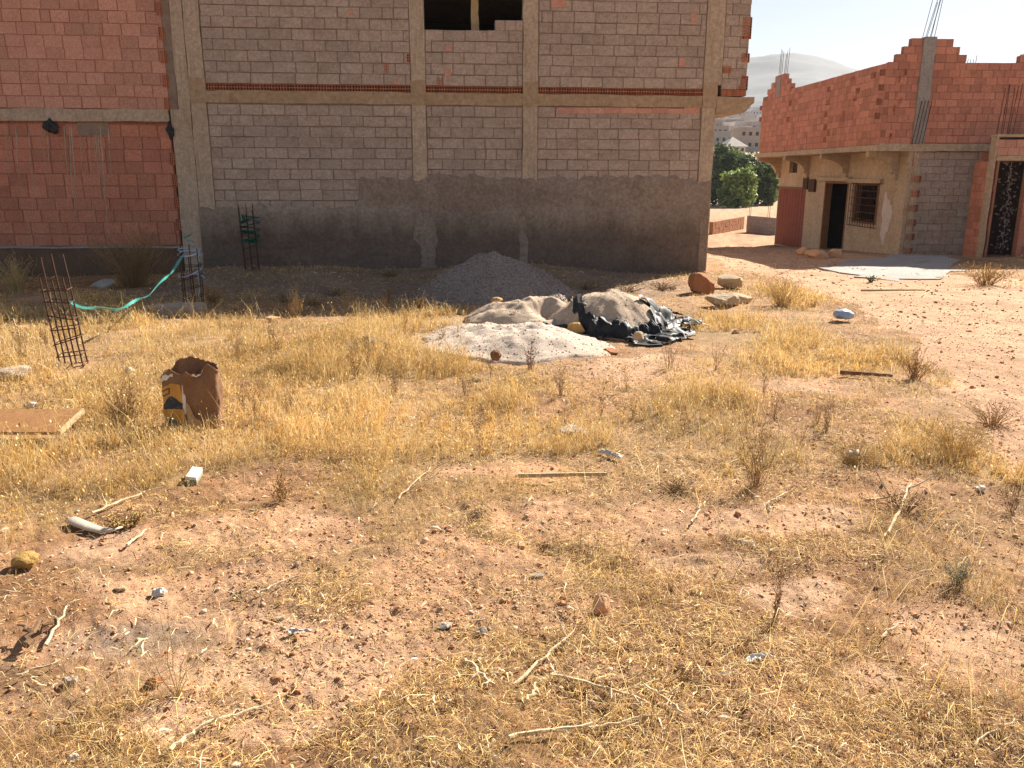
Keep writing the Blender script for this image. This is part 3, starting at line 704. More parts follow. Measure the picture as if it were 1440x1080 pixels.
mb = panel(FF, cw, 7., zs1, zt-.05, -.012, .18)
for k in range(3): fill(mb, panel(FF, cw, cw+.86-.2*k, zt-.049+.2*k, zt+.15+.2*k, -.012, .16))
fill(mb, panel(FF, 2.64, 7, zt-.049, zt+.16, -.012, .16)); fill(mb, panel(FF, 2.82, 7, zt+.161, zt+.35, -.012, .16))
mb.build('mortar_bed', 'redmortar', w)
# stepped brick stub at the far end of the parapet
mb = MB()
for k, (s0, s1_) in enumerate([(.5, 3.0), (.9, 2.6), (1.3, 2.3)]):
    fill(mb, laid(FO, s0, s1_, zt-.015+.2*k, zt+.185+.2*k, .30, .2, 0, .012, .005, seed=88+k)); fill(mb, panel(FO, s0+.02, s1_-.02, zt-.014+.2*k, zt+.18+.2*k, -.012, .16))
mb.build('parapet_stub', 'redhouse', house)
mb = MB(); mb.rough(FO, 1.55, 1.95, -.2, .02, zt-.2, zt+.50, .08, .01, 3); mb.build('column', 'concgrey', house)
# rear and right walls, roof slab of the upper floor
bx('rear_wall', 'redhouse', house, FO, .0, .02, -7.5, -.02, zs1, zt-.1); bx('side_wall', 'redhouse', house, FF, 6.8, 7., -9, -.2, hb, zt-.1); bx('rear_wall', 'ochre', house, FO, .02, .2, -7.5, -1.2, hb-.6, zs0-.01)
mb = MB(); mb.box(FO, .2, FO.L-.2, -7.4, -.2, zs1+.4, zs1+.55); mb.build('roof_slab', 'concgrey', house)
# floor slab with overhang
mb = MB(); mb.rough(FO, -.12, FO.L+.02, -1.1, .07, zs0, zs1-.005, .12, .018, 5); mb.build('slab', 'ochre', house)
mb = MB(); mb.rough(FF, -.9, 3.02, -.3, .06, zs0-.02, zs1+.02, .1, .02, 6); mb.build('slab', 'ochre', house)
# dark hollow ends dotted in courses
def hol(fr, u, v, w_, h_, nx, nz):
    a, z = fr.px(u, v, .004); open_brick(fr, a-w_/2, a+w_/2, z-h_/2, z+h_/2, nx, nz, house, .010, .006)
for (u, v) in [(1239, 102), (1237, 123), (1234, 143), (1231.5, 163)]: hol(FR, u+2, v, .14, .17, 4, 4)
for (u, v) in [(1275, 101), (1265.5, 112), (1262, 132), (1259, 152), (1253.5, 192), (1268, 141)]: hol(FR, u-1, v, .07, .17, 2, 4)
for (u, v) in [(1165.5, 126), (1164, 144), (1161, 161), (1160, 179), (1165, 187), (1159, 196.5), (1112.5, 126), (1111, 145), (1108, 168), (1199, 112), (1206, 128), (1202, 138), (1186, 160), (1184, 168), (1228, 106), (1069, 168), (1070, 152)]:
    hol(FO, u, v, .22, .17, 4, 4)
# corner column and protruding bars
mb = MB(); mb.rough(FF, .0, cw-.004, -.3, .05, zs1+.024, zt+.63, .08, .015, 9); mb.build('column', 'concgrey', house)
def bars(fr, s0, s1_, d, z0, z1, n, lean, name_parent, seed=0):
    rnd = random.Random(seed); mb = MB()
    for k in range(n):
        s_ = s0+(s1_-s0)*(k//2)/max(1, (n-1)//2); dd = d-(k % 2)*.2; h = rnd.uniform(.8, 1.)*(z1-z0)
        l = lean+rnd.uniform(-.04, .04)
        mb.tube([fr.w(s_, dd, z0), fr.w(s_+l*.5, dd, z0+h*.5), fr.w(s_+l+rnd.uniform(-.02, .02), dd, z0+h)], .008, 5)
    return mb.build('rebar', 'rust', name_parent)
bars(FF, .05, .28, 0., zt+.62, zt+1.75, 6, .16, house, 1)
bars(FO, 1.6, 1.9, -.02, zt+.49, zt+1.5, 6, .05, house, 2)
bars(FF, 2.1, 2.45, -2., zt-.2, zt+.45, 6, .03, house, 3)
bars(FO, 8.0, 8.8, -1.5, zt-.2, zt+.55, 4, .0, house, 4)
mb = MB()
for k in range(4): mb.tube([FF.w(-.02+.09*k, .075+.01*k, zs1+.02), FF.w(.12+.09*k, .07, zs1+1.15)], .009, 5)
mb.build('rebar', 'rust', house)
# ground floor long side
def sp(u, v): return FS.px(u, v)
lower = MB()
holes = []   # s0,s1,z0,z1
def hole(u0, u1, v0, v1):
    s0 = sp(u0, (v0+v1)/2)[0]; s1_ = sp(u1, (v0+v1)/2)[0]; um = (u0+u1)/2
    return (s0, s1_, sp(um, v1)[1], sp(um, v0)[1])
Hd = hole(1157, 1190, 255, 345); Hw = hole(1199, 1235, 258, 315); Hs = hole(1110, 1121.5, 226, 243); Hv = hole(1131, 1137, 249, 266); Hr = hole(1092, 1130, 265, 351)
Hd = (Hd[0], Hd[1], hb, Hd[3]); Hr = (Hr[0], Hr[1], hb, Hr[3])
ss = sorted({0, LS}|{x for h in (Hd, Hw, Hs, Hr) for x in h[:2]})
for a, b in zip(ss[:-1], ss[1:]):
    if b-a < 1e-4: continue
    mid = (a+b)/2; cuts = sorted([(h[2], h[3]) for h in (Hd, Hw, Hs, Hr) if h[0] < mid < h[1]])
    z = hb-.6
    for c0, c1 in cuts+[(zs0, zs0)]:
        if c0-z > .01: lower.rough(FS, a, b, -.25, 0, z, c0, .2, .004, 2)
        z = c1
lw = lower.build('lower_wall', 'ochre', house)
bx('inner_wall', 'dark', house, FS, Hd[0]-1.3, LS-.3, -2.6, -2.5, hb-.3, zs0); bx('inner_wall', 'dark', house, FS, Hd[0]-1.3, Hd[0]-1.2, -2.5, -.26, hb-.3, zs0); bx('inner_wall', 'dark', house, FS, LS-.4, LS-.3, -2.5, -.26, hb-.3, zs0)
# corrugated red door
mb = MB(); n = 36; V = []; Fc = []
for k in range(n+1):
    a = Hr[0]+.02+(Hr[1]-Hr[0]-.04)*k/n; d = -.05+(.025 if k % 4 in (1, 2) else 0); V += [FS.w(a, d, Hr[2]), FS.w(a, d, Hr[3]-.02)]
    if k: Fc.append((2*k-2, 2*k, 2*k+1, 2*k-1))
mb.add(V, Fc); dr = mb.build('corrugated_door', 'rustdoor', house)
mb = MB(); mb.box(FS, Hr[0]-.02, Hr[1]+.02, -.04, .03, Hr[3]-.02, Hr[3]+.06); mb.build('door_rail', 'wood', dr)
# open doorway: leaf, frame, lintel
mb = MB(); mb.box(FS, Hd[0], Hd[0]+.07, -.2, .015, Hd[2], Hd[3]); mb.box(FS, Hd[1]-.07, Hd[1], -.2, .015, Hd[2], Hd[3]); mb.box(FS, Hd[0]+.07, Hd[1]-.07, -.2, .012, Hd[3]-.07, Hd[3])
df = mb.build('door_frame', 'wood', house)
FD = Fr(FS.w(Hd[1]-.1, -.1, 0)[:2], FS.w(Hd[0]+.55, -1.0, 0)[:2])
mb = MB(); mb.box(FD, 0, .9, -.02, .02, Hd[2]+.02, Hd[3]-.08); mb.box(FD, .12, .78, .021, .03, Hd[2]+1.2, Hd[3]-.25); mb.box(FD, .12, .78, .021, .03, Hd[2]+.6, Hd[2]+1.1)
dl = mb.build('door', 'wood', house); mb = MB(); mb.tube([FD.w(.8, .03, Hd[2]+1.45), FD.w(.8, .09, Hd[2]+1.45), FD.w(.7, .09, Hd[2]+1.45)], .012, 6); mb.build('handle', 'rust', dl)
for h, e in ((Hd, .55), (Hw, .3)):
    mb = MB(); mb.rough(FS, h[0]-e, h[1]+.2, -.02, .13, h[3]+.015, h[3]+.13, .1, .01, 4); mb.build('lintel', 'ochre', house)
# barred window
mb = MB(); 
for a0, a1, z0, z1 in [(Hw[0], Hw[0]+.06, Hw[2], Hw[3]), (Hw[1]-.3, Hw[1], Hw[2], Hw[3]), (Hw[0]+.06, Hw[1]-.3, Hw[3]-.06, Hw[3]), (Hw[0]+.06, Hw[1]-.3, Hw[2], Hw[2]+.06)]: mb.box(FS, a0, a1, -.2, -.06, z0, z1)
wf = mb.build('window_frame', 'wood', house)
mb = MB()
for k in range(11):
    a = Hw[0]-.05+(Hw[1]-Hw[0]+.1)*k/10; mb.tube([FS.w(a, .1, Hw[2]-.08), FS.w(a, .1, Hw[3]+.0)], .011, 5)
for k in range(7):
    z = Hw[2]-.08+(Hw[3]-Hw[2]+.08)*k/6; mb.tube([FS.w(Hw[0]-.05, .1, z), FS.w(Hw[1]+.05, .1, z)], .012, 5)
for k in (0, 1):
    for z in (Hw[2]-.08, Hw[3]): mb.tube([FS.w((Hw[0]-.05, Hw[1]+.05)[k], .1, z), FS.w((Hw[0]-.05, Hw[1]+.05)[k], -.02, z)], .012, 5)
mb.build('window_grille', 'rust', house)
mb = MB(); mb.box(FS, Hs[0], Hs[1], -.2, -.15, Hs[2], Hs[3]); mb.build('small_window', 'dark', house)
mb = MB(); mb.rough(FS, Hv[0], Hv[1], .0, .05, Hv[2], Hv[3], .1, .01, 4); mb.build('meter_box', 'rust', house)
v0 = hole(1140, 1148, 252, 270); mb = MB(); mb.rough(FS, v0[0], v0[1], .0, .08, v0[2], v0[3], .1, .01, 4); mb.build('meter_box', 'rust', house)
s0, z0 = sp(1236, 336); s1_, z1 = sp(1256, 275)
mb = MB(); n = 26; t = np.linspace(0, 2*math.pi, n, endpoint=False); rr = 1+.22*np.sin(3*t+1)+.12*np.sin(7*t)
V = [FS.w((s0+s1_)/2, .012, (z0+z1)/2)]+[FS.w((s0+s1_)/2+(s1_-s0)/2*q*math.cos(a), .008, (z0+z1)/2+(z1-z0)/2*q*math.sin(a)*1.05) for a, q in zip(t, rr)]
mb.add(V, [(0, 1+k, 1+(k+1) % n) for k in range(n)]); mb.build('plaster_patch', 'white', lw)
# curved brackets under the overhang
for u in (1097, 1137, 1192, 1262):
    s_ = sp(u, 238)[0]; mb = MB(); pts = [(.0, zs0), (.93, zs0), (.93, zs0-.16)]
    for k in range(9):
        q = k/8*math.pi/2; pts.append((.93-.12-.62*math.sin(q)*1., zs0-.16-.42*(1-math.cos(q))))
    pts += [(.16, zs0-.60), (.10, zs0-.62), (.10, zs0-.78), (.0, zs0-.78)]
    V = [FS.w(s_-.09, d, z) for d, z in pts]+[FS.w(s_+.09, d, z) for d, z in pts]; n = len(pts)
    mb.add(V, [tuple(range(n)), tuple(range(2*n-1, n-1, -1))]+[(k, n+k, n+(k+1) % n, (k+1) % n) for k in range(n)])
    mb.build('bracket', 'ochre', house)
# ground floor front
def fp(u, v): return FF.px(u, v)
b0, zbt = fp(1297, 214); b1, _ = fp(1368, 300)
mb = laid(FF, b0, b1, hb, zs0-.03, .40, .2, -.06, .016, .005, seed=95); w = mb.build('block_infill', 'block', house)
panel(FF, b0-.3, b1+.3, hb-.4, zs0-.02, -.075, .1).build('mortar_bed', 'mortar', w)
mb = laid(FF, .08, b0-.2, hb, zs0-.02, .2, .2, .0, .012, .008, seed=96); j = mb.build('brick_jamb', 'redhouse', house); panel(FF, .02, b0-.19, hb-.4, zs0-.02, -.012, .1).build('mortar_bed', 'conc', j)
mb = laid(FF, b1+.0, b1+.34, hb, zs0-.02, .22, .2, .0, .012, .01, seed=97); j = mb.build('brick_jamb', 'redhouse', house); panel(FF, b1-.01, b1+.36, hb-.4, zs0-.02, -.012, .1).build('mortar_bed', 'conc', j)
for k in range(7):
    z0 = hb+.12+k*.4; mb = MB(); mb.hollow(FF, b0-.19, b0+.06, z0, z0+.18, .0, 4, 3, .009, .055); o = mb.build('hollow_brick', 'terra', house)
    mb = MB(); mb.box(FF, b0-.185, b0+.055, -.072, -.05, z0+.004, z0+.176); mb.build('hole_shade', 'hole', o)
mb = MB(); mb.rough(FF, b0-.18, b0+.0, -.074, -.03, hb-.2, zs0-.03, .1, .012); mb.build('mortar_strip', 'conc', house)
mb = MB(); mb.rough(FF, -.02, .07, -.25, .03, hb-.5, zs0-.025, .1, .012, 3); mb.build('column', 'ochre', house)

# ================================================================== GATE ANNEX (far right, nearer)
FA = Fr((HX+1.47, HY-1.6), (HX+5.8, HY-1.72))
ab = gh(HX+2, HY-1.5)-.5
annex = thing('brick_gatehouse', FA.w(1, 0, ab), 'roofed brick gateway at the right edge with an open dark entrance', 'gatehouse')
def ap(u, v): return FA.px(u, v)
g1 = ap(1393, 280)[0]; gz = ap(1420, 226)[1]; gt = ap(1420, 196)[1]
mb = MB(); mb.rough(FA, .0, g1, -.3, .0, ab, gt+.06, .1, .015, 3); mb.build('pillar', 'ochre', annex)
mb = laid(FA, g1, 4.3, gz+.12, gt, .30, .2, .0, .012, .006, seed=101); w = mb.build('lintel', 'redup', annex); panel(FA, g1, 4.3, gz+.12, gt-.01, -.012, .25).build('mortar_bed', 'redmortar', w)
mb = MB(); mb.rough(FA, g1, 4.3, -.28, .02, gz, gz+.115, .1, .012); mb.rough(FA, -.03, 4.3, -.3, .06, gt+.062, gt+.13, .12, .012); mb.build('beam', 'ochre', annex)
FJ = Fr(FA.w(g1-.002, -2.0, 0)[:2], FA.w(g1-.002, -.3, 0)[:2])
FJ2 = Fr(FA.w(g1+.06, -1.2, 0)[:2], FA.w(g1+.06, -.02, 0)[:2])
mb = laid(FJ2, 0, FJ2.L, ab, gz-.005, .30, .2, 0, .012, .006, seed=104); w = mb.build('side_wall', 'redhouse', annex); panel(FJ2, 0, FJ2.L, ab, gz-.005, -.012, .045).build('mortar_bed', 'redmortar', w)
sp0 = ap(1437, 300)[0]; mb = laid(FA, sp0, 4.3, ab, gz-.004, .3, .2, -.02, .012, .006, seed=105); fill(mb, panel(FA, sp0+.01, 4.3, ab, gz-.004, -.035, .2)); mb.build('brick_pier', 'redhouse', annex)
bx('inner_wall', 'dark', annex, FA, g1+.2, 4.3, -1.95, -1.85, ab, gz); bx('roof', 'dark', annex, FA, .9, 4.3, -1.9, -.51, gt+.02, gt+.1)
mb = MB(); mb.rough(FA, -.3, 4.3, .03, .5, ab-.4, ap(1400, 362)[1], .12, .04, 8); mb.build('plinth', 'dampplaster', annex)
rnd = random.Random(9); rg = np.random.default_rng(9); mb = MB(); cp = FA.w(ap(1424, 280)[0], -.5, ab); path = []
for k in range(26):
    a, z = ap(1430-k*.62+rnd.uniform(-2, 2), 226+k*5.4); path.append(FA.w(a, -.22+rnd.uniform(-.05, .05), z))
mb.tube(path, np.linspace(.012, .005, 26), 5)
for p in path:
    for _ in range(9):
        c = np.array(p)+rg.normal(0, 1, 3)*np.array([.10, .06, .07]); e = rg.normal(size=3); e /= np.linalg.norm(e); f = np.cross(e, rg.normal(size=3)); f /= np.linalg.norm(f); s_ = rnd.uniform(.025, .06)
        mb.add([c-e*s_, c-f*s_*.5, c+e*s_, c+f*s_*.5], [(0, 1, 2, 3)])
o = mb.build('leafy_standin', 'palepatch', loc=cp); tag(o, 'pale made-up leafy creeper hanging in the dark gateway at the right edge', 'standin')  # guessed leafy shape, made up for bright patches in the opening
bars(FA, .12, .42, -.1, gt+.1, gt+1.55, 6, .06, annex, 7)

# concrete apron in front of the house
P = [G0(*p) for p in [(1150, 378), (1205, 366), (1270, 359), (1350, 360), (1352, 376), (1330, 389), (1262, 394), (1205, 390)]]
n = len(P); cx = np.mean(P, axis=0); V = []; Fc = []
ring = []
for k in range(n):
    for q in range(4): ring.append(P[k]+(P[(k+1) % n]-P[k])*q/4)
ring = np.array(ring); ring[:, :2] += RNG.normal(0, .17, (len(ring), 2)); m_ = len(ring)
for f in (1, .75, .5, .25):
    for p in ring:
        q = cx+(p-cx)*f; V.append((q[0], q[1], gh(q[0], q[1])+.016+.010*math.sin(q[0]*5)*f))
for p in ring: V.append((p[0], p[1], gh(p[0], p[1])-.1))
for l in range(3):
    for k in range(m_): Fc.append((l*m_+k, l*m_+(k+1) % m_, (l+1)*m_+(k+1) % m_, (l+1)*m_+k))
Fc.append(tuple(3*m_+k for k in range(m_)))
for k in range(m_): Fc.append((4*m_+k, 4*m_+(k+1) % m_, (k+1) % m_, k))
o = raw('concrete_apron', V, Fc, 'concgrey'); o['kind'] = 'structure'

# ================================================================== HEAPS
def heap(name, B, H, m, label, cat, seed=0, pw=1.3, amp=.08, holes_=(), nr=40, na=96, skew=(0, 0), rough=.012, bell=False):
    cx, cy, rx, ry = B
    V = []; t = np.linspace(0, 2*math.pi, na, endpoint=False)
    for i in range(nr+1):
        f = i/nr
        e = 1+.22*fbm(np.cos(t)*1.0+seed, np.sin(t)*1.0, 1.5, 4, seed)+.05*fbm(np.cos(t)*1.0+seed, np.sin(t), 9, 2, seed+1)
        e = 1+(e-1)*f**1.5; x = cx+rx*f*e*np.cos(t)+skew[0]*(1-f); y = cy+ry*f*e*np.sin(t)+skew[1]*(1-f)
        h = H*(max(0, 1-f*f)**1.7 if bell else max(0, (1-f**pw)))*(1+amp*2*fbm(x, y, 1.7, 4, seed+3))+(amp*.25*H*fbm(x, y, 9, 3, seed+5)+rough*(fbm(x, y, 5, 3, seed+6)+.5*np.abs(fbm(x, y, 17, 2, seed+8))))*(1-f)**.5*np.minimum(1, f*6+.3)
        for (hx, hy, hr, hd) in holes_: h = h-hd*np.exp(-((x-hx)**2+(y-hy)**2)/hr**2)
        z = ground_h(x, y)*.5+.5*(base_h(x, y)+.05*fbm(x, y, .55, 3, 1))+h+.02-.10*smooth(.93, 1, f)
        V += list(zip(x, y, z))
    Fc = [(i*na+k, i*na+(k+1) % na, (i+1)*na+(k+1) % na, (i+1)*na+k) for i in range(nr) for k in range(na)]
    Fc = [f[::-1] for f in Fc]
    o = raw(name, V, Fc, m, None, None, True, loc=(cx, cy, float(base_h(cx, cy)))); tag(o, label, cat); return o
gp = blob(697, 405, 108, 22)
gy = G0(697, 428)
g_ = heap('gravel_heap', (gy[0]-.05, gy[1]+1.15, 1.42, 1.25), .70, 'gravel', 'cone of dark grey gravel heaped in the shade against the rendered wall', 'gravel heap', 4, 1.2, .06)
sb = G0(715, 500); sand = heap('sand_heap', (sb[0]+.0, sb[1]+.62, 1.02, .95), .22, 'ash', 'low spread heap of pale grey lime sand in the sun below the gravel', 'sand heap', 11, 1.2, .22, rough=.014, bell=True)
sb2 = G0(765, 470); heap('earth_heap', (sb2[0]-.08, sb2[1]+.72, 1.0, .62), .40, 'sand', 'tan earth heap with a brown hollow behind the pale lime sand', 'earth heap', 21, 1.2, .16, [(sb2[0]+.05, sb2[1]+.50, .16, .13), (sb2[0]-.3, sb2[1]+.8, .12, .05)], rough=.012)
sb3 = G0(868, 475); h3 = (sb3[0], sb3[1]+.62)
heap('sand_heap', (h3[0], h3[1], .80, .66), .40, 'sand', 'smooth sand heap on the black plastic sheet with a stone half sunk in it', 'sand heap', 31, 2.0, .07, [(h3[0]-.1, h3[1]+.05, .1, .05)], rough=.008)

def ico(sub):
    bm = bmesh.new(); bmesh.ops.create_icosphere(bm, subdivisions=sub, radius=1)
    V = np.array([v.co for v in bm.verts]); Fc = np.array([[v.index for v in f.verts] for f in bm.faces]); bm.free(); return V, Fc
def stones(name, P, size, m, tone, kind=None, parent=None, sub=1, flat=.6, seed=0, embed=.25):
    """many small angular stones in one mesh"""
    V0, F0 = ico(sub); n = len(P); rng = np.random.default_rng(seed)
    V = np.repeat(V0[None], n, 0)
    for _ in range(5):                                     # knock flat facets off
        d = rng.normal(size=(n, 1, 3)); d /= np.linalg.norm(d, axis=2, keepdims=True); c = rng.uniform(.45, .85, (n, 1))
        k = (V*d).sum(2); over = np.maximum(0, k-c); V = V-d*over[..., None]
    sc = rng.uniform(.55, 1.25, (n, 1, 3)); sc[..., 2] *= flat
    V = V*sc; a = rng.uniform(0, 6.28, n); ca, sa = np.cos(a)[:, None], np.sin(a)[:, None]
    til = rng.normal(0, .25, (n, 1)); X = V[..., 0]*ca-V[..., 1]*sa; Y = V[..., 0]*sa+V[..., 1]*ca
    V = np.stack([X, Y, V[..., 2]+til*X], -1)*size[:, None, None]
    V[..., 2] += (size*flat*(1-2*embed)*.6)[:, None]
    V = V+P[:, None, :]
    Fc = (F0[None]+(np.arange(n)*len(V0))[:, None, None]).reshape(-1, 3)
    T = np.repeat(tone[:, None, :], len(V0), 1).reshape(-1, 3)
    o = fast_mesh(name, V.reshape(-1, 3), np.zeros((0, 4), int), Fc, m, T, kind)
    if parent: o.parent = parent; o.matrix_parent_inverse = Matrix.Translation(-Vector(parent.location))
    return o
MT['pebble'] = attr_mat('pebble_clay', .9, (30,), 90, .5, .004, amt=.22)
# loose chippings on the gravel heap
dg = bpy.context.evaluated_depsgraph_get()
def surf(o, x, y):
    hit, loc, nrm, _ = o.ray_cast(Vector((x-o.location.x, y-o.location.y, 20)), Vector((0, 0, -1)))
    return loc.z+o.location.z if hit else gh(x, y)
rg = np.random.default_rng(3); n = 15000
th = rg.uniform(0, 6.28, n); rr = np.sqrt(rg.uniform(0, 1, n))*1.12
gx = g_.location.x+1.42*rr*np.cos(th); gyy = g_.location.y+1.25*rr*np.sin(th)
P = np.array([(x, y, surf(g_, x, y)-.004) for x, y in zip(gx, gyy)])
tn = np.array([.29, .235, .20])*rg.uniform(.45, 1.5, (n, 1))
o = stones('loose_chippings', P, rg.uniform(.007, .018, n), 'pebble', tn, 'stuff', g_, 1, .8, 4); 

def spill(hp, k, n, size, tone, seed):
    rg = np.random.default_rng(seed); B = np.array([(v.co.x, v.co.y) for v in hp.data.vertices]); rx, ry = B[:, 0].max(), B[:, 1].max()
    th = rg.uniform(0, 6.28, n); rr = rg.uniform(0, 1, n)**.5*k
    x = hp.location.x+rx*rr*np.cos(th); y = hp.location.y+ry*rr*np.sin(th)
    P = np.array([(a, b, max(gh(a, b), surf(hp, a, b))-.002) for a, b in zip(x, y)])
    stones('spilled_lumps', P, size[0]+(size[1]-size[0])*rg.random(n)**3, 'pebble', np.array(tone)*rg.uniform(.7, 1.15, (n, 1)), 'stuff', hp, 1, .6, seed)
spill(sand, 1.5, 7000, (.003, .016), (.60, .50, .41), 5)
for hp in [x for x in COL.objects if x.get('category') in ('sand heap', 'earth heap') and x != sand]: spill(hp, 1.25, 1500, (.003, .016), (.54, .41, .29), 6)
# ------------------------------------------------------------------ rocks
def rock(name, u, v, w, h, m, label, cat='stone', dep=.75, seed=0, rot=0., flatv=None, lift=0., on=None, group=None, edge=.5, at=None, sub=4):
    p = G(u, v) if at is None else np.array(at); rng = np.random.default_rng(seed)
    V, Fc = ico(sub)
    for _ in range(17):
        d = rng.normal(size=3); d[2] *= .8; d /= np.linalg.norm(d); c = rng.uniform(.42, .8)
        k = V@d; V = V-np.outer(np.maximum(0, k-c), d)*(.75+edge*.25)
    nn = noise3(V[:,0]*2.2+seed, V[:,1]*2.2, V[:,2]*2.2, seed)*.06+noise3(V[:,0]*6+seed, V[:,1]*6, V[:,2]*6, seed+2)*.035+np.abs(noise3(V[:,0]*13, V[:,1]*13, V[:,2]*13, seed))*.05
    V = V*(1+nn)[:, None]; V[:, 0] *= w/2/abs(V[:,0]).max(); V[:, 1] *= w/2*dep/abs(V[:,1]).max(); V[:, 2] *= h/2/abs(V[:,2]).max()
    ca, sa = math.cos(rot), math.sin(rot); V[:, :2] = V[:, :2] @ np.array([[ca, sa], [-sa, ca]])
    z = p[2]-h*.06 if on is None else surf(on, p[0], p[1])
    c = np.array([p[0], p[1], z+h*.36+lift]); V = V+c
    o = raw(name, V, Fc.tolist(), m, loc=tuple(c)); tag(o, label, cat, group); return o
def mpp(u, v):
    """metres per pixel on the ground seen at a pixel"""
    a, b = G0(u, v), G0(u+10, v); return abs(b[0]-a[0])/10
def rk(name, u, v, wpx, hpx, m, label, **k):
    q = mpp(u, v); return rock(name, u, v, wpx*q, hpx*q, m, label, **k)
rk('boulder', 986, 410, 38, 35, 'redstone', 'rust red rounded boulder by the corner of the grey building', seed=3, cat='boulder')
rk('boulder', 1026, 404, 40, 24, 'stone', 'pale limestone boulder behind the flat slab rock, right of the rust red one', seed=5, cat='boulder')
rk('boulder', 1016, 432, 52, 24, 'stone', 'large flat pale slab rock lying in front of the other boulders', seed=9, cat='boulder', dep=.6)
rk('boulder', 1040, 425, 44, 20, 'stone', 'pale wedge shaped rock resting against the large flat slab rock', seed=12, cat='boulder', dep=.6)
rk('stone', 860, 494, 27, 11, 'redstone', 'flat orange red brick fragment lying in front of the black plastic', seed=14, edge=.9)
rk('stone', 812, 472, 30, 24, 'ochrestone', 'ochre block shaped stone at the left end of the black plastic', seed=17, edge=1.)
rk('stone', 786, 474, 20, 12, 'stone', 'small pale stone left of the ochre block stone', seed=18)
o_h3 = [x for x in COL.objects if x.get('label', '').startswith('smooth sand heap')][0]
rock('stone', 874, 436, .26, .24, 'greystone', 'grey brown stone half sunk in the smooth sand heap', seed=23, at=(*G0(874, 447)[:2], 0), on=o_h3, lift=-.0)
rk('stone', 693, 494, 18, 12, 'ochrestone', 'small brown stone lying on the pale lime sand', seed=24)
rk('stone', 700, 448, 20, 9, 'ochrestone', 'flat ochre stone on top edge of the lime sand heap', seed=25, lift=.22)
rk('stone', 18, 536, 62, 26, 'ash', 'big whitish lump of set lime at the left edge', seed=28, edge=.2, cat='lump')
rk('stone', 805, 606, 50, 13, 'greystone', 'flat pale stone half hidden in grass beyond the pole', seed=30)
rk('stone', 194, 443, 14, 12, 'stone', 'round whitish stone beside the old concrete footing', seed=31)
rk('stone', 212, 441, 12, 9, 'redstone', 'small orange brick piece on the old concrete footing', seed=32, lift=.05)
rk('stone', 147, 405, 34, 17, 'greystone', 'grey stone in the shade under the green strap', seed=33)
rk('stone', 845, 870, 26, 36, 'claystone', 'largest orange clay stone in the stony patch', seed=34, dep=1.2)
rk('stone', 625, 888, 30, 10, 'greystone', 'flat grey chipped stone with a jagged edge near the middle', seed=35, rot=.5)
rk('stone', 677, 900, 17, 13, 'greystone', 'rounded greenish grey stone right of the jagged chip', seed=36)
rk('stone', 217, 965, 24, 20, 'redstone', 'dark brown angular stone on bare soil at the lower left', seed=37)
rk('stone', 100, 955, 26, 12, 'greystone', 'pale grey flat stone among burnt litter at the lower left', seed=38)
rk('stone', 755, 818, 22, 10, 'greystone', 'grey flat stone at the head of the stony patch', seed=39)
rk('stone', 168, 828, 20, 8, 'stone', 'pale flat stone on the bare soil left of the ash', seed=40)
rk('stone', 395, 872, 16, 9, 'stone', 'small cream stone above the white wrapper', seed=41)
rk('stone', 1050, 775, 24, 9, 'greystone', 'pale buried stone on the right bare soil strip', seed=42)
rk('stone', 945, 405, 14, 7, 'stone', 'small pale stone left of the rust red boulder', seed=43)
rk('stone', 1313, 354, 26, 22, 'greystone', 'dark grey rubble lump against the block wall of the house', seed=44)
for i, (u, v, w_) in enumerate([(1150, 361, 34), (1176, 360, 26), (1128, 358, 20)]):
    rk('rubble', u, v, w_, 15, 'claystone', ['reddish rubble heap lump in front of the open doorway', 'reddish rubble lump under the barred window', 'small reddish rubble lump by the corrugated door'][i], seed=46+i, cat='rubble')
for i, (u, v, s_) in enumerate([(1140, 432, 14), (1035, 470, 12), (590, 428, 24), (385, 455, 24), (1255, 770, 10), (560, 862, 9), (735, 770, 12), (715, 835, 13), (790, 860, 14), (640, 935, 14), (690, 920, 12), (700, 940, 13), (672, 838, 14), (760, 800, 12)]):
    rk('stone', u, v, s_, s_*.55, 'claystone', 'reddish clay stone lying on the bare earth', seed=60+i, group='reddish clay stones scattered on the soil')

# old concrete footing
P0, P1 = G(205, 441), G(292, 436); FZ = Fr(P0[:2], P1[:2])
mb = MB(); mb.rough(FZ, 0, FZ.L, -.4, 0, P0[2]-.2, P0[2]+.09, .06, .03, 4); o = mb.build('concrete_footing', 'sand', loc=tuple(P0)); tag(o, 'broken pale concrete footing flush with the grass below the strapped rebar', 'footing')
# cement sheet of board at the left edge
p = G(30, 630); FB = Fr((p[0]-.55, p[1]-.03), (p[0]+.27, p[1]-.01))
mb = MB(); V0 = []
def tilt(Q, P): Q[:, 2] += -P[:, 1]*.16; return Q
mb.rough(FB, 0, FB.L, -.34, 0, p[2]+.085, p[2]+.105, .08, .003, 5, tilt); o = mb.build('board', 'board', loc=tuple(p)); tag(o, 'brown plywood board propped just above the grass at the left edge', 'board')
mb = MB(); mb.rough(FB, FB.L-.012, FB.L+.004, -.34, 0, p[2]+.08, p[2]+.111, .08, .002, 5, tilt); b = mb.build('board_edge', 'palewood', o) ; 
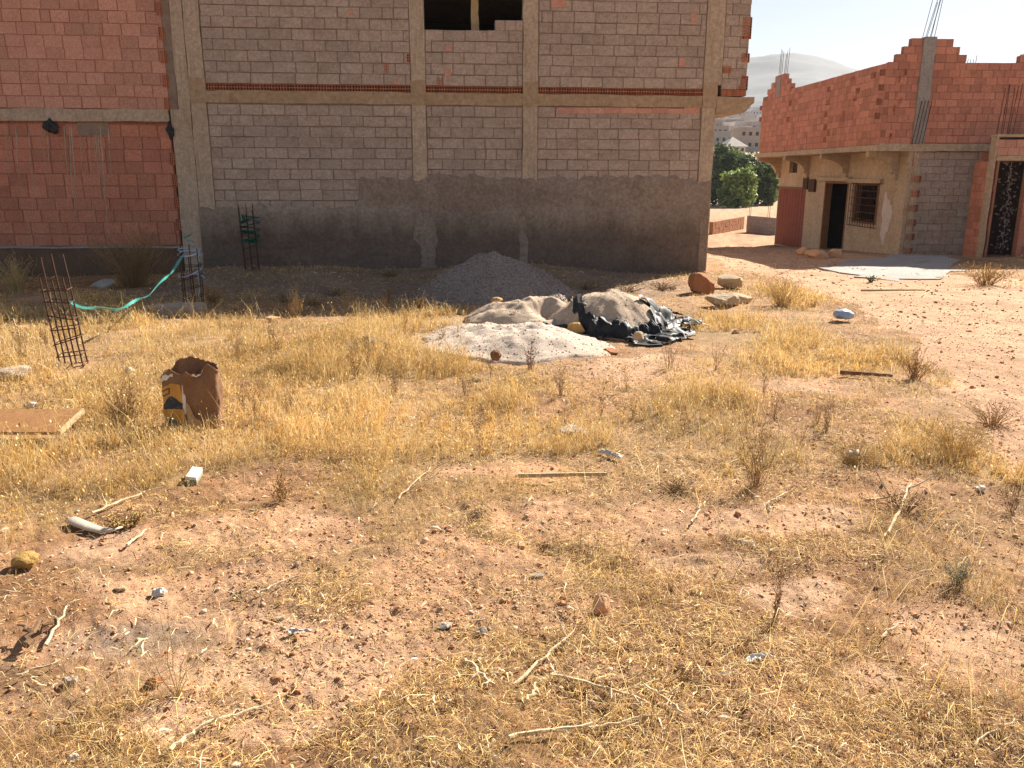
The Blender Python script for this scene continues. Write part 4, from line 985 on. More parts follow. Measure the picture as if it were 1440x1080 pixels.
# white painted block
p = G(272, 676); F2 = Fr((p[0]-.02, p[1]-.0), (p[0]+.06, p[1]-.025))
mb = MB(); 
def sh(Q, P): Q[:, 0] += P[:, 1]*.45; Q[:, 2] += -P[:, 1]*.05; return Q
mb.rough(F2, -.025, .045, -.135, 0, p[2]+.028, p[2]+.046, .03, .002, 3, sh); o = mb.build('wooden_offcut', 'whitepaint', loc=tuple(p)); tag(o, 'white painted wooden offcut lying in the dry grass below the sack', 'offcut')
mb = MB(); mb.rough(F2, -.026, .046, -.135, .001, p[2]+.005, p[2]+.027, .03, .002, 3, sh); mb.build('painted_edge', 'greenpaint', o)

# ------------------------------------------------------------------ black plastic sheet
def strip(name, pts, widths, lifts, m, nseg=70, nw=16, seed=0, amp=.05, parent=None, over=None):
    """crumpled sheet following a path over the ground or a heap"""
    nseg = int(nseg*1.7); nw = int(nw*1.7); pts = np.array(pts); t = np.linspace(0, len(pts)-1, nseg)
    X = np.interp(t, range(len(pts)), pts[:, 0]); Y = np.interp(t, range(len(pts)), pts[:, 1]); W = np.interp(t, range(len(pts)), widths); Lf = np.interp(t, range(len(pts)), lifts)
    tx, ty = np.gradient(X), np.gradient(Y); L = np.hypot(tx, ty)+1e-9; nx, ny = -ty/L, tx/L
    V = []
    for i in range(nseg):
        for j in range(nw):
            q = (j/(nw-1)-.5); al = i*(len(pts)-1)/nseg*2.2; wv = W[i]*(1+.35*float(noise1(al*1.3, q*1.5+seed, seed)))
            js = min(.05, W[i]*.25); x = X[i]+nx[i]*q*wv+js*float(noise1(al*2, q*4, seed+1)); y = Y[i]+ny[i]*q*wv+js*float(noise1(al*2+9, q*4, seed+2))
            z = max(gh(x, y), surf(over, x, y) if over is not None else -99)
            c = (.5+.5*float(noise1(al*1.2+q*1.5, q*3+al*.5, seed+3)))*amp+abs(float(noise1(al*3.2, q*5, seed+4)))*amp*.22
            V.append((x, y, z+.012+c+Lf[i]*max(0, 1-abs(q)*2)))
    Fc = [(i*nw+j, (i+1)*nw+j, (i+1)*nw+j+1, i*nw+j+1) for i in range(nseg-1) for j in range(nw-1)]
    return raw(name, V, Fc, m, parent, None, True, loc=None if parent else (float(X[0]), float(Y[0]), 0.))
def GP(l): return [G0(*p)[:2] for p in l]
def HP(l, ob):
    out = []
    for p in l:
        d = ray(*p)
        for t in np.linspace(4, 22, 900):
            q = np.array([0, 0, CAMZ])+d*t
            if q[2] < max(gh(q[0], q[1]), surf(ob, q[0], q[1])): break
        out.append(q[:2])
    return out
tarp = thing('plastic_sheet', tuple(G(900, 475)), 'crumpled black plastic sheet spread under and around the smooth sand heap', 'plastic sheet')
def strip2(nm, l, w, lf, **k): return strip(nm, HP(l, o_h3), w, lf, 'tarp', parent=tarp, over=o_h3, **k)
strip2('sheet_fold', [(803, 421), (812, 432), (820, 446), (829, 462), (836, 470)], [.05, .09, .10, .13, .15], [.02, .03, .03, .03, .03], seed=1, nseg=60, nw=9, amp=.03)
strip2('sheet_fold', [(830, 464), (850, 473), (870, 477), (892, 476), (912, 468), (930, 461), (945, 457)], [.12, .18, .20, .16, .11, .08, .10], [.03, .05, .05, .04, .02, .02, .03], seed=2, nseg=110, nw=14, amp=.03)
strip2('sheet_fold', [(900, 425), (918, 432), (936, 442), (950, 449)], [.06, .16, .2, .2], [.02, .03, .04, .05], seed=3, nseg=60, nw=12, amp=.05)
strip2('sheet_fold', [(925, 462), (945, 455), (965, 457), (984, 462)], [.2, .32, .32, .14], [.02, .05, .06, .02], seed=8, nseg=90, nw=16, amp=.07)
strip2('sheet_fold', [(888, 481), (908, 484), (930, 481), (950, 475), (968, 470)], [.16, .38, .40, .34, .2], [.0, .01, .02, .08, .04], seed=4, nseg=90, nw=18, amp=.045)
o = strip('plastic_scrap', GP([(742, 472), (757, 470), (772, 469), (796, 468)]), [.12, .2, .2, .12], [.02, .06, .04, .02], 'tarp', seed=6, nseg=50, nw=10, amp=.08); tag(o, 'torn black plastic scrap in front of the tan earth heap', 'plastic scrap')
rk('stone', 898, 482, 18, 16, 'stone', 'rounded pale stone weighting down the black plastic sheet', seed=51, lift=.06)
o = strip('plastic_scrap', GP([(498, 497), (518, 499), (545, 502)]), [.2, .35, .2], [.02, .06, .02], 'navyprint', seed=7, nseg=40, nw=12, amp=.1); tag(o, 'crumpled dark grey scrap lying in the tall golden grass', 'plastic scrap')
crumple('plastic_bag', G(1185, 455)+np.array([0, 0, .09]), .125, .09, .065, 'bluewhite', 'pale blue crumpled plastic bag at the edge of the dirt track', 'plastic bag', 5, amp=.22)

# ------------------------------------------------------------------ paper sack
def make_sack():
    c = G(275, 600); yaw = .12
    sack = thing('paper_sack', tuple(c), 'torn brown paper cement sack standing open in the dry grass', 'sack')
    nu, nv = 96, 30; H = .50
    def pt(sx_, v, out=0., back=False):
        """sx_ -1..1 across the front (or back), v 0..1 up"""
        cx = sx_; cy = (1-abs(sx_)**5)**(1/3.)*(1 if back else -1)
        w_ = .187*(1+.03*math.sin(v*3)); d_ = .095*(1-.22*v)
        k = sx_+(9 if back else 0)
        n = .014*float(noise3(cx*2.1+k, cy*2, v*3.2, 5))+.006*float(noise3(cx*6, cy*3+k, v*7, 9))
        cr = .007*abs(float(noise3(cx*5+v*3, k, v*6-cx*4, 8)))
        x = cx*(w_+out)+n; y = cy*(d_+out)+(n*1.6+cr)*(cy if abs(cy) > .2 else .2)*(.4+v)
        rim = (.015 if back else -.045*float(smooth(.75, .2, abs(sx_+.05))))*smooth(.7, 1, v)-.05*smooth(.8, 1, v)*(.5+.5*float(noise1(sx_*2.6+k*0+(7 if back else 0), 3., 4)))-.014*float(noise1(sx_*11, 1., 6))*smooth(.9, 1, v)
        z = v*H+rim-.075*v*v*float(smooth(-.45, -1., sx_))-.02*v*float(smooth(.75, 1, sx_))
        ca, sa = math.cos(yaw), math.sin(yaw)
        return (c[0]+x*ca-y*sa, c[1]+x*sa+y*ca, c[2]-.02+z)
    loop = [(-math.cos(math.pi*i/(nu//2)), False) for i in range(nu//2)]+[(math.cos(math.pi*i/(nu//2)), True) for i in range(nu//2)]
    V = [pt(q, j/nv, 0, bk) for q, bk in loop for j in range(nv+1)]
    Fc = [(i*(nv+1)+j, ((i+1) % nu)*(nv+1)+j, ((i+1) % nu)*(nv+1)+j+1, i*(nv+1)+j+1) for i in range(nu) for j in range(nv)]
    o = raw('sack_body', V, Fc, 'paper', sack, None, True)
    so = o.modifiers.new('thick', 'SOLIDIFY'); so.thickness = .004; so.offset = -1
    def patch(nm, s0, s1_, f0, f1, m, out, k=26, kj=16):
        V = []
        for i in range(k+1):
            for j in range(kj+1):
                b0, b1 = f0(i/k), f1(i/k); V.append(pt(s0+(s1_-s0)*i/k, b0+(b1-b0)*j/kj, out))
        Fc = [(i*(kj+1)+j, (i+1)*(kj+1)+j, (i+1)*(kj+1)+j+1, i*(kj+1)+j+1) for i in range(k) for j in range(kj)]
        return raw(nm, V, Fc, m, sack, None, True)
    c_ = lambda a: (lambda t: a)
    patch('printed_ply', -.995, -.16, c_(.03), lambda t: .74-.03*t-.28*max(0, t-.8)/.2, 'yellowprint', .005)
    patch('dark_band', -.97, -.22, lambda t: .37-.02*t, lambda t: .44+.10*math.sin(t*3.1)**2, 'navyprint', .0072)
    patch('dark_band', -.97, -.12, lambda t: .07, lambda t: .15+.09*math.sin(t*3.6+.3)**2, 'navyprint', .0072)
    for a0, a1, z0, z1 in ((-.94, -.62, .655, .675), (-.94, -.62, .575, .595), (-.96, -.92, .58, .67), (-.64, -.60, .58, .67)): patch('logo_outline', a0, a1, c_(z0), c_(z1), 'navyprint', .0075, 6, 3)
    patch('torn_edge', -.24, -.10, lambda t: .36-.08*t+.03*math.sin(t*7), lambda t: .70-.20*t+.04*math.sin(t*9), 'torn', .0066, 8, 10)
    patch('kraft_flap', -.08, .36, c_(.03), lambda t: .44-.30*t+.03*math.sin(t*8), 'kraftlight', .014)
    patch('torn_rim', -.93, -.50, lambda t: .83+.02*math.sin(t*9), lambda t: .93+.05*math.sin(t*7), 'torn', .005, 16, 5)
    patch('torn_rim', .12, .55, lambda t: .95+.012*math.sin(t*9), lambda t: .995, 'torn', .005, 16, 5)
    return sack
make_sack()

# ------------------------------------------------------------------ rebar cages and straps
def cage(u, v, ht, wd, lean, label, nring, tall, seed=0, r=.0075, yaw=.25, dz=0.):
    p = G(u, v); c = thing('rebar_cage', tuple(p), label, 'rebar cage', 'rebar starter cages standing on the plot')
    rnd = random.Random(seed); ca, sa = math.cos(yaw), math.sin(yaw); tops = []
    B = [(x*wd/2, y*wd/2*.9) for x in (-1, 0, 1) for y in (-1, 1)]
    for k, (x, y) in enumerate(B):
        h = ht*(tall[k]+rnd.uniform(-.02, .02)); pts = []
        for q in np.linspace(0, 1, 7):
            z = h*q; pts.append((p[0]+x*ca-y*sa+lean[0]*z+rnd.uniform(-.004, .004), p[1]+x*sa+y*ca+lean[1]*z, p[2]-.05+z))
        mb = MB(); mb.tube(pts, r, 6); mb.build('bar', 'rust', c); tops.append(pts[-1])
    for k in range(nring):
        z = ht*.78*(k+.35)/nring+rnd.uniform(-.012, .012); mb = MB(); e = wd/2+.012; tl = rnd.uniform(-.02, .02)
        q = [(-e, -e*.9), (0, -e*.95), (e, -e*.9), (e, e*.9), (0, e*.92), (-e, e*.9), (-e, -e*.9)]
        mb.tube([(p[0]+x*ca-y*sa+lean[0]*z, p[1]+x*sa+y*ca+lean[1]*z, p[2]-.05+z+tl*x/wd*4) for x, y in q], r*.7, 5); mb.build('stirrup', 'rust', c)
    return c, p
q = mpp(105, 515)
c1, p1 = cage(106, 518, 1.08, .19, (-.115, .02), 'rusty leaning rebar cage in the open grass at the left, nearest of the cages', 7, [.82, .98, .80, 1.0, .82, .97], 1)
c2, p2 = cage(274, 430, .95, .24, (-.02, 0), 'rebar cage tied with pale blue and green straps before the grey column', 5, [.9, 1., .82, 1., .95, .88], 2)
c3, p3 = cage(356, 392, 1.25, .24, (-.04, .0), 'rebar cage wrapped in a dark green net beside the grey wall', 5, [1., .95, .85, 1., .92, .98], 3)
def strap(pts, w_, m, nm='strap', seed=0):
    pts = np.array(pts); n = len(pts); mb = MB(); V = []
    tg = np.gradient(pts, axis=0); tg /= np.linalg.norm(tg, axis=1)[:, None]
    for i in range(n):
        a = .7+1.4*float(noise1(i*.16, seed, seed)); s_ = np.cross(tg[i], [0, 0, 1.]); s_ /= np.linalg.norm(s_)+1e-9; u_ = np.cross(s_, tg[i])
        d = (s_*math.cos(a)+u_*math.sin(a))*w_/2*(1+.3*float(noise1(i*.3, 5, seed))); nn = np.cross(d, tg[i]); nn = nn/np.linalg.norm(nn)*.0015
        V += [pts[i]-d-nn, pts[i]+d-nn, pts[i]+d+nn, pts[i]-d+nn]
    Fc = [(4*i+j, 4*i+(j+1) % 4, 4*i+4+(j+1) % 4, 4*i+4+j) for i in range(n-1) for j in range(4)]
    mb.add(V, Fc); return mb.build(nm, m, loc=tuple(pts[0]))
a = np.array(p1)+np.array([-.02, .05, .60]); b = np.array(p2)+np.array([-.02, -.1, .80])
t = np.linspace(0, 1, 60)[:, None]; pp = a+(b-a)*t; pp[:, 2] -= .38*(4*t*(1-t))[:, 0]*(1-.35*t[:, 0])+.015*np.sin(t[:, 0]*25)
o = strap(pp, .030, 'teal', seed=2); tag(o, 'long sagging green plastic strap strung between the two left rebar cages', 'strap')
b2 = np.array(p3)+np.array([.0, -.14, .55]); a2 = np.array(p2)+np.array([.1, -.1, .62]); pp = a2+(b2-a2)*t; pp[:, 2] -= .07*(4*t*(1-t))[:, 0]
o = strap(pp, .018, 'darkteal', seed=5); tag(o, 'thin dark green cord running from the strapped cage to the netted cage', 'cord')
def coil(p, z0, z1, rad, turns, w_, m, label, cat, seed, hang=None):
    n = int(turns*14); pts = []
    for i in range(n):
        q = i/n; an = q*turns*6.283; k = rad*(1+.25*float(noise1(i*.3, 1, seed))); pts.append((p[0]+k*math.cos(an), p[1]+k*math.sin(an)*.9, p[2]+z0+(z1-z0)*q+.05*float(noise1(i*.22, 2, seed+1))))
    if hang:
        e = pts[-1]
        for k in range(1, 12): pts.append((e[0]+hang[0]*k/11+.015*math.sin(k*1.7), e[1]+hang[1]*k/11, e[2]+hang[2]*k/11))
    o = strap(pts, w_, m, 'strap' if cat == 'strap' else cat.replace(' ', '_'), seed); tag(o, label, cat)
coil(p2, .74, .86, .14, 2.2, .02, 'bluewhite', 'pale blue strap wound round the top of the middle cage and hanging down', 'strap', 3, (-.02, -.08, -.72))
coil(p2, .45, .55, .15, 1.3, .022, 'bluewhite', 'short pale strip tied round the waist of the middle cage', 'strap', 9, (.14, -.05, .2))
coil(p2, .98, 1.02, .05, 1.0, .03, 'teal', 'small green strip tied to the top of the middle cage', 'strap', 13)
coil(p3, .52, .95, .16, 5.5, .07, 'darkteal', 'dark green netting bundled round the cage beside the grey wall', 'netting', 14, (.1, -.1, -.12))

# ------------------------------------------------------------------ poles, sticks, scraps
def stick(u0, v0, u1, v1, r, m, label, cat='stick', nm='stick', lift=.015, wob=.008, branches=0, seed=0, end=.6, group=None, up=0.):
    rnd = random.Random(seed); a, b = G(u0, v0), G(u1, v1); mb = MB(); n = 9; pts = []
    for k in range(n):
        t = k/(n-1); p = a+(b-a)*t; L = np.linalg.norm(b-a)
        pts.append(np.array([p[0]+rnd.uniform(-1, 1)*wob, p[1]+rnd.uniform(-1, 1)*wob, max(gh(p[0], p[1])+r*.6, a[2]+(b[2]-a[2])*t+r)+lift+up*t+rnd.uniform(0, 1)*wob*.6]))
    mb.tube(pts, np.linspace(r, r*end, n), 6)
    d = (b-a)/np.linalg.norm(b-a)
    for k in range(branches):
        i = rnd.randint(2, n-2); an = rnd.choice((-1, 1))*rnd.uniform(.5, 1.1); l = np.linalg.norm(b-a)*rnd.uniform(.2, .45)
        q = [pts[i]+np.array([d[0]*math.cos(an)-d[1]*math.sin(an), d[0]*math.sin(an)+d[1]*math.cos(an), rnd.uniform(.1, .5)])*l*s_+np.array([rnd.uniform(-1, 1), rnd.uniform(-1, 1), 0])*wob for s_ in np.linspace(0, 1, 5)]
        mb.tube(q, np.linspace(r*.7, r*.25, 5), 5)
    o = mb.build(nm, m, loc=tuple(a)); tag(o, label, cat, group); return o
stick(728, 682, 853, 677, .014, 'palewood', 'straight pale wooden pole lying on bare soil in the middle', 'pole', 'pole', .03, .002, end=.8)
stick(1180, 531, 1254, 536, .022, 'wood', 'weathered brown stick lying at the edge of the dirt track', lift=.02)
for k in [(725, 983, 805, 910, .006, 1, 'straight bleached twig pointing up to the right at the bottom middle'), (775, 972, 905, 1010, .006, 3, 'long branched bleached twig crossing the bottom middle'),
          (653, 945, 695, 988, .007, 2, 'short thick bleached twig forked like a claw at the bottom'), (715, 1075, 830, 1045, .007, 1, 'bleached twig along the bottom edge left of the branched one'),
          (830, 1050, 920, 1032, .004, 1, 'thin bleached twig continuing right of the bottom edge twig'), (905, 985, 962, 1030, .006, 2, 'bleached forked twig right of the long branched one'),
          (742, 1015, 758, 975, .006, 1, 'stubby bleached twig under the straight one'), (1248, 765, 1278, 690, .008, 2, 'bleached white root standing up from the dark dry weeds at right'),
          (1215, 715, 1262, 705, .007, 2, 'bleached white crooked root beside the standing white root'), (1235, 905, 1268, 885, .006, 2, 'pale crooked twig on the right bare soil'),
          (1365, 1060, 1425, 1025, .004, 1, 'thin pale twig near the lower right corner'), (240, 1072, 300, 1030, .007, 2, 'long bleached stalk at the bottom left'),
          (290, 1035, 378, 1002, .006, 1, 'bleached stalk end above the long stalk at bottom left'), (130, 722, 210, 688, .007, 2, 'bleached stalk rising behind the pale plastic tube'),
          (180, 770, 205, 745, .007, 0, 'short bleached stalk right of the pale plastic tube'), (65, 905, 95, 860, .006, 1, 'pale broken stalk leaning in the burnt litter'),
          (20, 948, 88, 930, .005, 0, 'thin pale stalk lying flat in the burnt litter'), (560, 705, 605, 660, .005, 2, 'thin pale stalk on the edge of the golden grass'),
          (970, 750, 985, 725, .006, 1, 'small pale twig on the middle bare soil'), (1105, 705, 1075, 725, .005, 2, 'small bleached twig under the tall brown weed'),
          (360, 840, 420, 820, .005, 0, 'pale reed on the bare soil below the golden grass')]:
    stick(*k[:4], k[4], 'twig', k[6], 'twig', 'dry_twig', .012, .008, k[5], seed=int(k[0]))
stick(35, 915, 60, 875, .014, 'darktwig', 'dark charred stump of a stalk at the left in the burnt litter', 'twig', 'dry_twig', .02, .01, 2, 5)
stick(1210, 410, 1300, 412, .02, 'palewood', 'thin pale lath lying across the far dirt track', 'lath', 'lath', .02)
mb = MB(); cc = [G(*p)+np.array([0, 0, .02]) for p in ((100, 729), (112, 734), (126, 739), (142, 743), (158, 743), (172, 741))]
mb.tube(cc, [.032, .034, .031, .026, .020, .009], 10, False); VV = np.array(mb.v); zc = np.repeat([c[2] for c in cc], 10); VV[:, 2] = zc+(VV[:, 2]-zc)*.42; mb.v = [tuple(p) for p in VV]
o = mb.build('plastic_tube', 'tubeplastic', None, True, tuple(cc[0])); so_ = o.modifiers.new('thick', 'SOLIDIFY'); so_.thickness = .003
tag(o, 'flattened pale plastic tube curved like a horn in the left grass', 'plastic tube')
o = strip('crumpled_paper', GP([(842, 638), (852, 643), (862, 648), (876, 652)]), [.03, .05, .05, .03], [.01, .03, .02, .01], 'whiteplastic', seed=17, nseg=26, nw=8, amp=.02); tag(o, 'crumpled white paper scrap above the right end of the pole', 'paper scrap')
o = strip('wrapper', GP([(404, 897), (420, 896), (440, 895)]), [.022, .026, .010], [.010, .010, .004], 'whiteplastic', seed=18, nseg=20, nw=7, amp=.010); tag(o, 'small bluish white wrapper on the lower left bare soil', 'wrapper')
o = strip('wrapper', GP([(1048, 950), (1058, 944), (1072, 943), (1085, 945)]), [.016, .02, .022, .01], [.006, .01, .008, .004], 'whitepaint', seed=19, nseg=24, nw=7, amp=.012); tag(o, 'torn white wrapper in the grass at the lower right', 'wrapper')
crumple('foam_lump', G(36, 790)+np.array([0, 0, .03]), .055, .05, .035, 'yellowfoam', 'mustard yellow foam lump at the left edge', 'foam lump', 4, amp=.2)
for i, (u, v, r_, lab) in enumerate([(183, 528, .03, 'small white paper ball in the grass between cage and sack'), (105, 1068, .012, 'tiny white paper ball at the bottom left edge'), (223, 832, .022, 'pale crumpled tissue on the left bare soil'),
        (1200, 650, .035, 'pale grey crumpled rag in the right golden grass'), (1378, 695, .02, 'tiny white scrap at the right side of the grass'), (45, 573, .03, 'small pale tissue in grass above the brown board'), (600, 1060, .0, '')]):
    if r_: crumple('paper_ball', G(u, v)+np.array([0, 0, r_*.7]), r_*1.2, r_, r_*.9, 'whiteplastic', lab, 'paper scrap', i+20, amp=.45)

# ================================================================== GRASS
STRAW = np.array([[.82,.58,.22],[.88,.67,.30],[.75,.47,.15],[.55,.32,.11],[.92,.75,.45],[.36,.195,.08],[.74,.53,.23],[.82,.54,.17]])
def occupied(x, y):
    m = np.zeros(np.shape(x), bool)
    for ob in COL.objects:
        if ob.get('category') in ('gravel heap', 'sand heap', 'earth heap'):
            B = [(v.co.x, v.co.y) for v in ob.data.vertices]; rx = max(b[0] for b in B); ry = max(b[1] for b in B)
            m |= ((x-ob.location.x)/rx/.93)**2+((y-ob.location.y)/ry/.93)**2 < 1
    m |= ((x-h3[0]-.5)/1.2)**2+((y-h3[1]+.55)/.45)**2 < 1
    m |= (np.abs(x-G(275, 600)[0]) < .2) & (y > G(275, 600)[1]-.16) & (y < G(275, 600)[1]+.1)
    p = G(30, 630); m |= (x > p[0]-.7) & (x < p[0]+.3) & (y > p[1]-.06) & (y < p[1]+.42)
    p = G(270, 668); m |= (np.abs(x-p[0]) < .1) & (np.abs(y-p[1]-.02) < .12)
    m |= (y > 16.35+.087*(x+1)) & (x < 4.1) & (x > -30)
    m |= in_poly(x, y, np.array([(HX-.2, HY+11), (HX-.2, HY-.1), (HX+2, HY-1.8), (HX+9, HY-1.8), (HX+9, HY+11)]))
    return m
def blades(P, h, w, lean, bend, col, seed):
    rng = np.random.default_rng(seed); n = len(P)
    a = rng.uniform(0, 6.283, n); la = a+rng.normal(1.57, .9, n)
    sd = np.stack([np.cos(a), np.sin(a), np.zeros(n)], -1)*(w/2)[:, None]
    ld = np.stack([np.cos(la), np.sin(la), np.zeros(n)], -1)
    up = np.array([0, 0, 1.])
    p1 = P+up*(h*.5)[:, None]+ld*(h*lean*.38)[:, None]
    vz = np.sqrt(np.clip(1-(lean*.9)**2, .03, 1))
    p2 = P+up*(h*vz)[:, None]+ld*(h*(lean+bend))[:, None]
    V = np.stack([P-sd, P+sd, p1-sd*.75, p1+sd*.75, p2], 1)
    k = (np.arange(n)*5)[:, None]
    q = np.array([[0, 1, 3, 2]])+k; t = np.array([[2, 3, 4]])+k
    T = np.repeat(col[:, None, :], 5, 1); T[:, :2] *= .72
    return V.reshape(-1, 3), q, t, T.reshape(-1, 3), p2
def cand(n, r0, r1, seed, a=37.):
    rng = np.random.default_rng(seed); an = np.radians(rng.uniform(-a, a, n)); r = np.sqrt(rng.uniform(r0*r0, r1*r1, n))
    return r*np.sin(an), r*np.cos(an), rng
class Acc:
    def __init__(s): s.V = []; s.q = []; s.t = []; s.T = []; s.n = 0
    def add(s, V, q, t, T): s.V.append(V); s.q.append(q+s.n); s.t.append(t+s.n); s.T.append(T); s.n += len(V)
    def make(s, name, m): return fast_mesh(name, np.concatenate(s.V), np.concatenate(s.q), np.concatenate(s.t), m, np.concatenate(s.T), 'stuff')
def pick(rng, n, light=0.):
    c = STRAW[rng.integers(0, len(STRAW), n)]*rng.uniform(.75, 1.2, (n, 1)); return c*(1+light)
def pxw(x, y): return np.maximum(.0017, .00046*np.hypot(x, y))
A = Acc(); L = Acc()
# tall golden stands
for (r0, r1, n, dn_) in [(1.5, 5, 70000, 0), (5, 9, 190000, 1), (9, 19, 330000, 2), (19, 30, 45000, 3)]:
    x, y, rng = cand(n, r0, r1, 100+dn_)
    # gather into tussocks
    cx, cy = np.round(x/.16), np.round(y/.16); j = _hash(cx.astype(np.int64), cy.astype(np.int64), np.int64(1), 4)
    x = x+(cx*.16-x)*.45*(j > .4); y = y+(cy*.16-y)*.45*(j > .4)
    d = dense_mask(x, y); patch = smooth(-.4, .45, fbm(x, y, .9, 3, 200)+.5*fbm(x, y, 4.5, 3, 203))
    pr = np.clip(d*(.28+.62*patch)+.07*patch, 0, 1)*(1-.93*soil_mask(x, y))*(1-.97*track_mask(x, y))
    wy = 16.35+.087*(x+1); shade = (wy-y < 3.0) & (x < 3) & (x > -8)
    pr = pr*np.where(shade, .22, 1)
    k = (rng.random(len(x)) < pr) & ~occupied(x, y); x, y, d = x[k], y[k], d[k]; n_ = len(x)
    cl = fbm(x, y, 1.7, 3, 220)
    h = (.07+.14*d*smooth(-.6, .7, cl))*rng.uniform(.4, 1.4, n_)*np.where(rng.random(n_) < .07, 1.9, 1)
    h *= np.where(np.hypot(x, y) < 5, .75, 1)
    P = np.stack([x, y, ground_h(x, y)-.01], -1)
    col = pick(rng, n_)*(1+.22*fbm(x, y, .7, 3, 230))[:, None]
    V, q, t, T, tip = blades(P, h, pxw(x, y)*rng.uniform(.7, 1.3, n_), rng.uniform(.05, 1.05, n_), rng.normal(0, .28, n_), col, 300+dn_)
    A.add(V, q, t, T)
    # side shoots
    for rep_ in range(2):
        s = rng.random(n_) < .5; Pm = P[s]+(tip[s]-P[s])*rng.uniform(.25, .8, (s.sum(), 1)); hs = h[s]*rng.uniform(.2, .5, s.sum()); m_ = len(Pm)
        V, q, t, T, _ = blades(Pm, hs, pxw(Pm[:, 0], Pm[:, 1])*rng.uniform(.5, 1., m_), rng.uniform(.5, 1.1, m_), rng.normal(0, .3, m_), pick(rng, m_), 350+dn_*2+rep_); A.add(V, q, t, T)
    # seed heads and dry leaflets
    s = rng.random(n_) < .34; tp = tip[s]; m_ = len(tp); sz = rng.uniform(.005, .013, m_)*np.maximum(1, np.hypot(tp[:, 0], tp[:, 1])/11)
    an = rng.uniform(0, 6.28, m_); e = np.stack([np.cos(an), np.sin(an), rng.normal(0, .6, m_)], -1)*sz[:, None]; f = np.stack([-np.sin(an)*.5, np.cos(an)*.5, rng.uniform(.3, 1.2, m_)], -1)*sz[:, None]
    V = np.stack([tp-e*.5, tp-f*.7, tp+e*.5, tp+f], 1); kk = (np.arange(m_)*4)[:, None]
    cc = pick(rng, m_, .12); cc[rng.random(m_) < .38] *= np.array([.5, .42, .42]); A.add(V.reshape(-1, 3), np.array([[0, 1, 2, 3]])+kk, np.zeros((0, 3), int), np.repeat(cc[:, None], 4, 1).reshape(-1, 3))
# short sparse growth of the foreground
for (r0, r1, n, sd) in [(1.3, 4.5, 90000, 1), (4.5, 10, 110000, 2), (10, 20, 60000, 3)]:
    x, y, rng = cand(n, r0, r1, 400+sd)
    patch = smooth(-.25, .5, fbm(x, y, 1.6, 4, 410)+.3*fbm(x, y, 7, 2, 411))
    pr = np.clip(.03+.50*patch, 0, 1)*(1-.92*soil_mask(x, y))*(1-.97*track_mask(x, y))
    k = (rng.random(len(x)) < pr) & ~occupied(x, y); x, y = x[k], y[k]; n_ = len(x)
    h = rng.uniform(.025, .10, n_)*(1+.8*smooth(0, .7, fbm(x, y, 2.2, 2, 420)))
    P = np.stack([x, y, ground_h(x, y)-.006], -1)
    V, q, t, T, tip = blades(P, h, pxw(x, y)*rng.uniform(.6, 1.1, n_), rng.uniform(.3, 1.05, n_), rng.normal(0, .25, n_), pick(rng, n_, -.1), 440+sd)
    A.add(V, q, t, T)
# long thin arching straws in the lower right
x, y, rng = cand(2000, 1.6, 4.6, 470); k = (x > .2) & (rng.random(len(x)) < .8*(1-soil_mask(x, y))); x, y = x[k], y[k]; n_ = len(x)
V, q, t, T, tip = blades(np.stack([x, y, ground_h(x, y)-.005], -1), rng.uniform(.14, .36, n_), rng.uniform(.002, .0034, n_), rng.uniform(.45, 1.05, n_), rng.normal(0, .2, n_), pick(rng, n_, .1), 471); A.add(V, q, t, T)
A.make('dry_grass', 'grass')
# straw litter lying on the ground
for (r0, r1, n, sd) in [(1.2, 4, 130000, 1), (4, 8, 130000, 2), (8, 18, 80000, 3)]:
    x, y, rng = cand(n, r0, r1, 500+sd)
    patch = smooth(-.3, .6, fbm(x, y, 1.3, 4, 510)+.5*fbm(x, y, 6, 2, 511))
    pr = np.clip(.10+.75*patch, 0, 1)*(1-.80*soil_mask(x, y))*(1-.97*track_mask(x, y))
    k = (rng.random(len(x)) < pr) & ~occupied(x, y); x, y = x[k], y[k]; n_ = len(x)
    l = np.where(rng.random(n_) < .93, rng.uniform(.010, .045, n_), rng.uniform(.045, .13, n_))*np.maximum(1, np.hypot(x, y)/8)
    an = rng.uniform(0, 6.283, n_); w = pxw(x, y)*rng.uniform(.6, 1.25, n_)
    dx, dy = np.cos(an)*l/2, np.sin(an)*l/2; z0 = ground_h(x-dx, y-dy); z1 = ground_h(x+dx, y+dy); zm_ = ground_h(x, y)
    lift = rng.uniform(.002, .02, n_); til = rng.normal(0, .10, n_)*l
    e = np.stack([-np.sin(an), np.cos(an), rng.normal(0, .5, n_)], -1)*(w/2)[:, None]
    p0 = np.stack([x-dx, y-dy, np.maximum(z0, zm_)+lift-til], -1); p1 = np.stack([x+dx, y+dy, np.maximum(z1, zm_)+lift+til], -1)
    pm = (p0+p1)/2; pm[:, 2] += rng.uniform(0, .18, n_)*l; pm[:, :2] += rng.normal(0, .08, (n_, 2))*l[:, None]
    V = np.stack([p0-e, p0+e, pm-e, pm+e, p1-e*.6, p1+e*.6], 1); kk = (np.arange(n_)*6)[:, None]
    q = np.concatenate([np.array([[0, 1, 3, 2]])+kk, np.array([[2, 3, 5, 4]])+kk])
    c = pick(rng, n_, -.06); br = rng.random(n_) < .35; c[br] *= np.array([.5, .42, .42])
    L.add(V.reshape(-1, 3), q, np.zeros((0, 3), int), np.repeat(c[:, None], 6, 1).reshape(-1, 3))
x, y, rng = cand(9000, 1.5, 5, 570); bb = np.maximum(1-smooth(.4, 1.2, bl(x, y, blob(780, 980, 300, 70), .4)), .55*(1-smooth(.4, 1.2, bl(x, y, blob(130, 920, 170, 60), .4)))); bb = np.maximum(bb, .12)
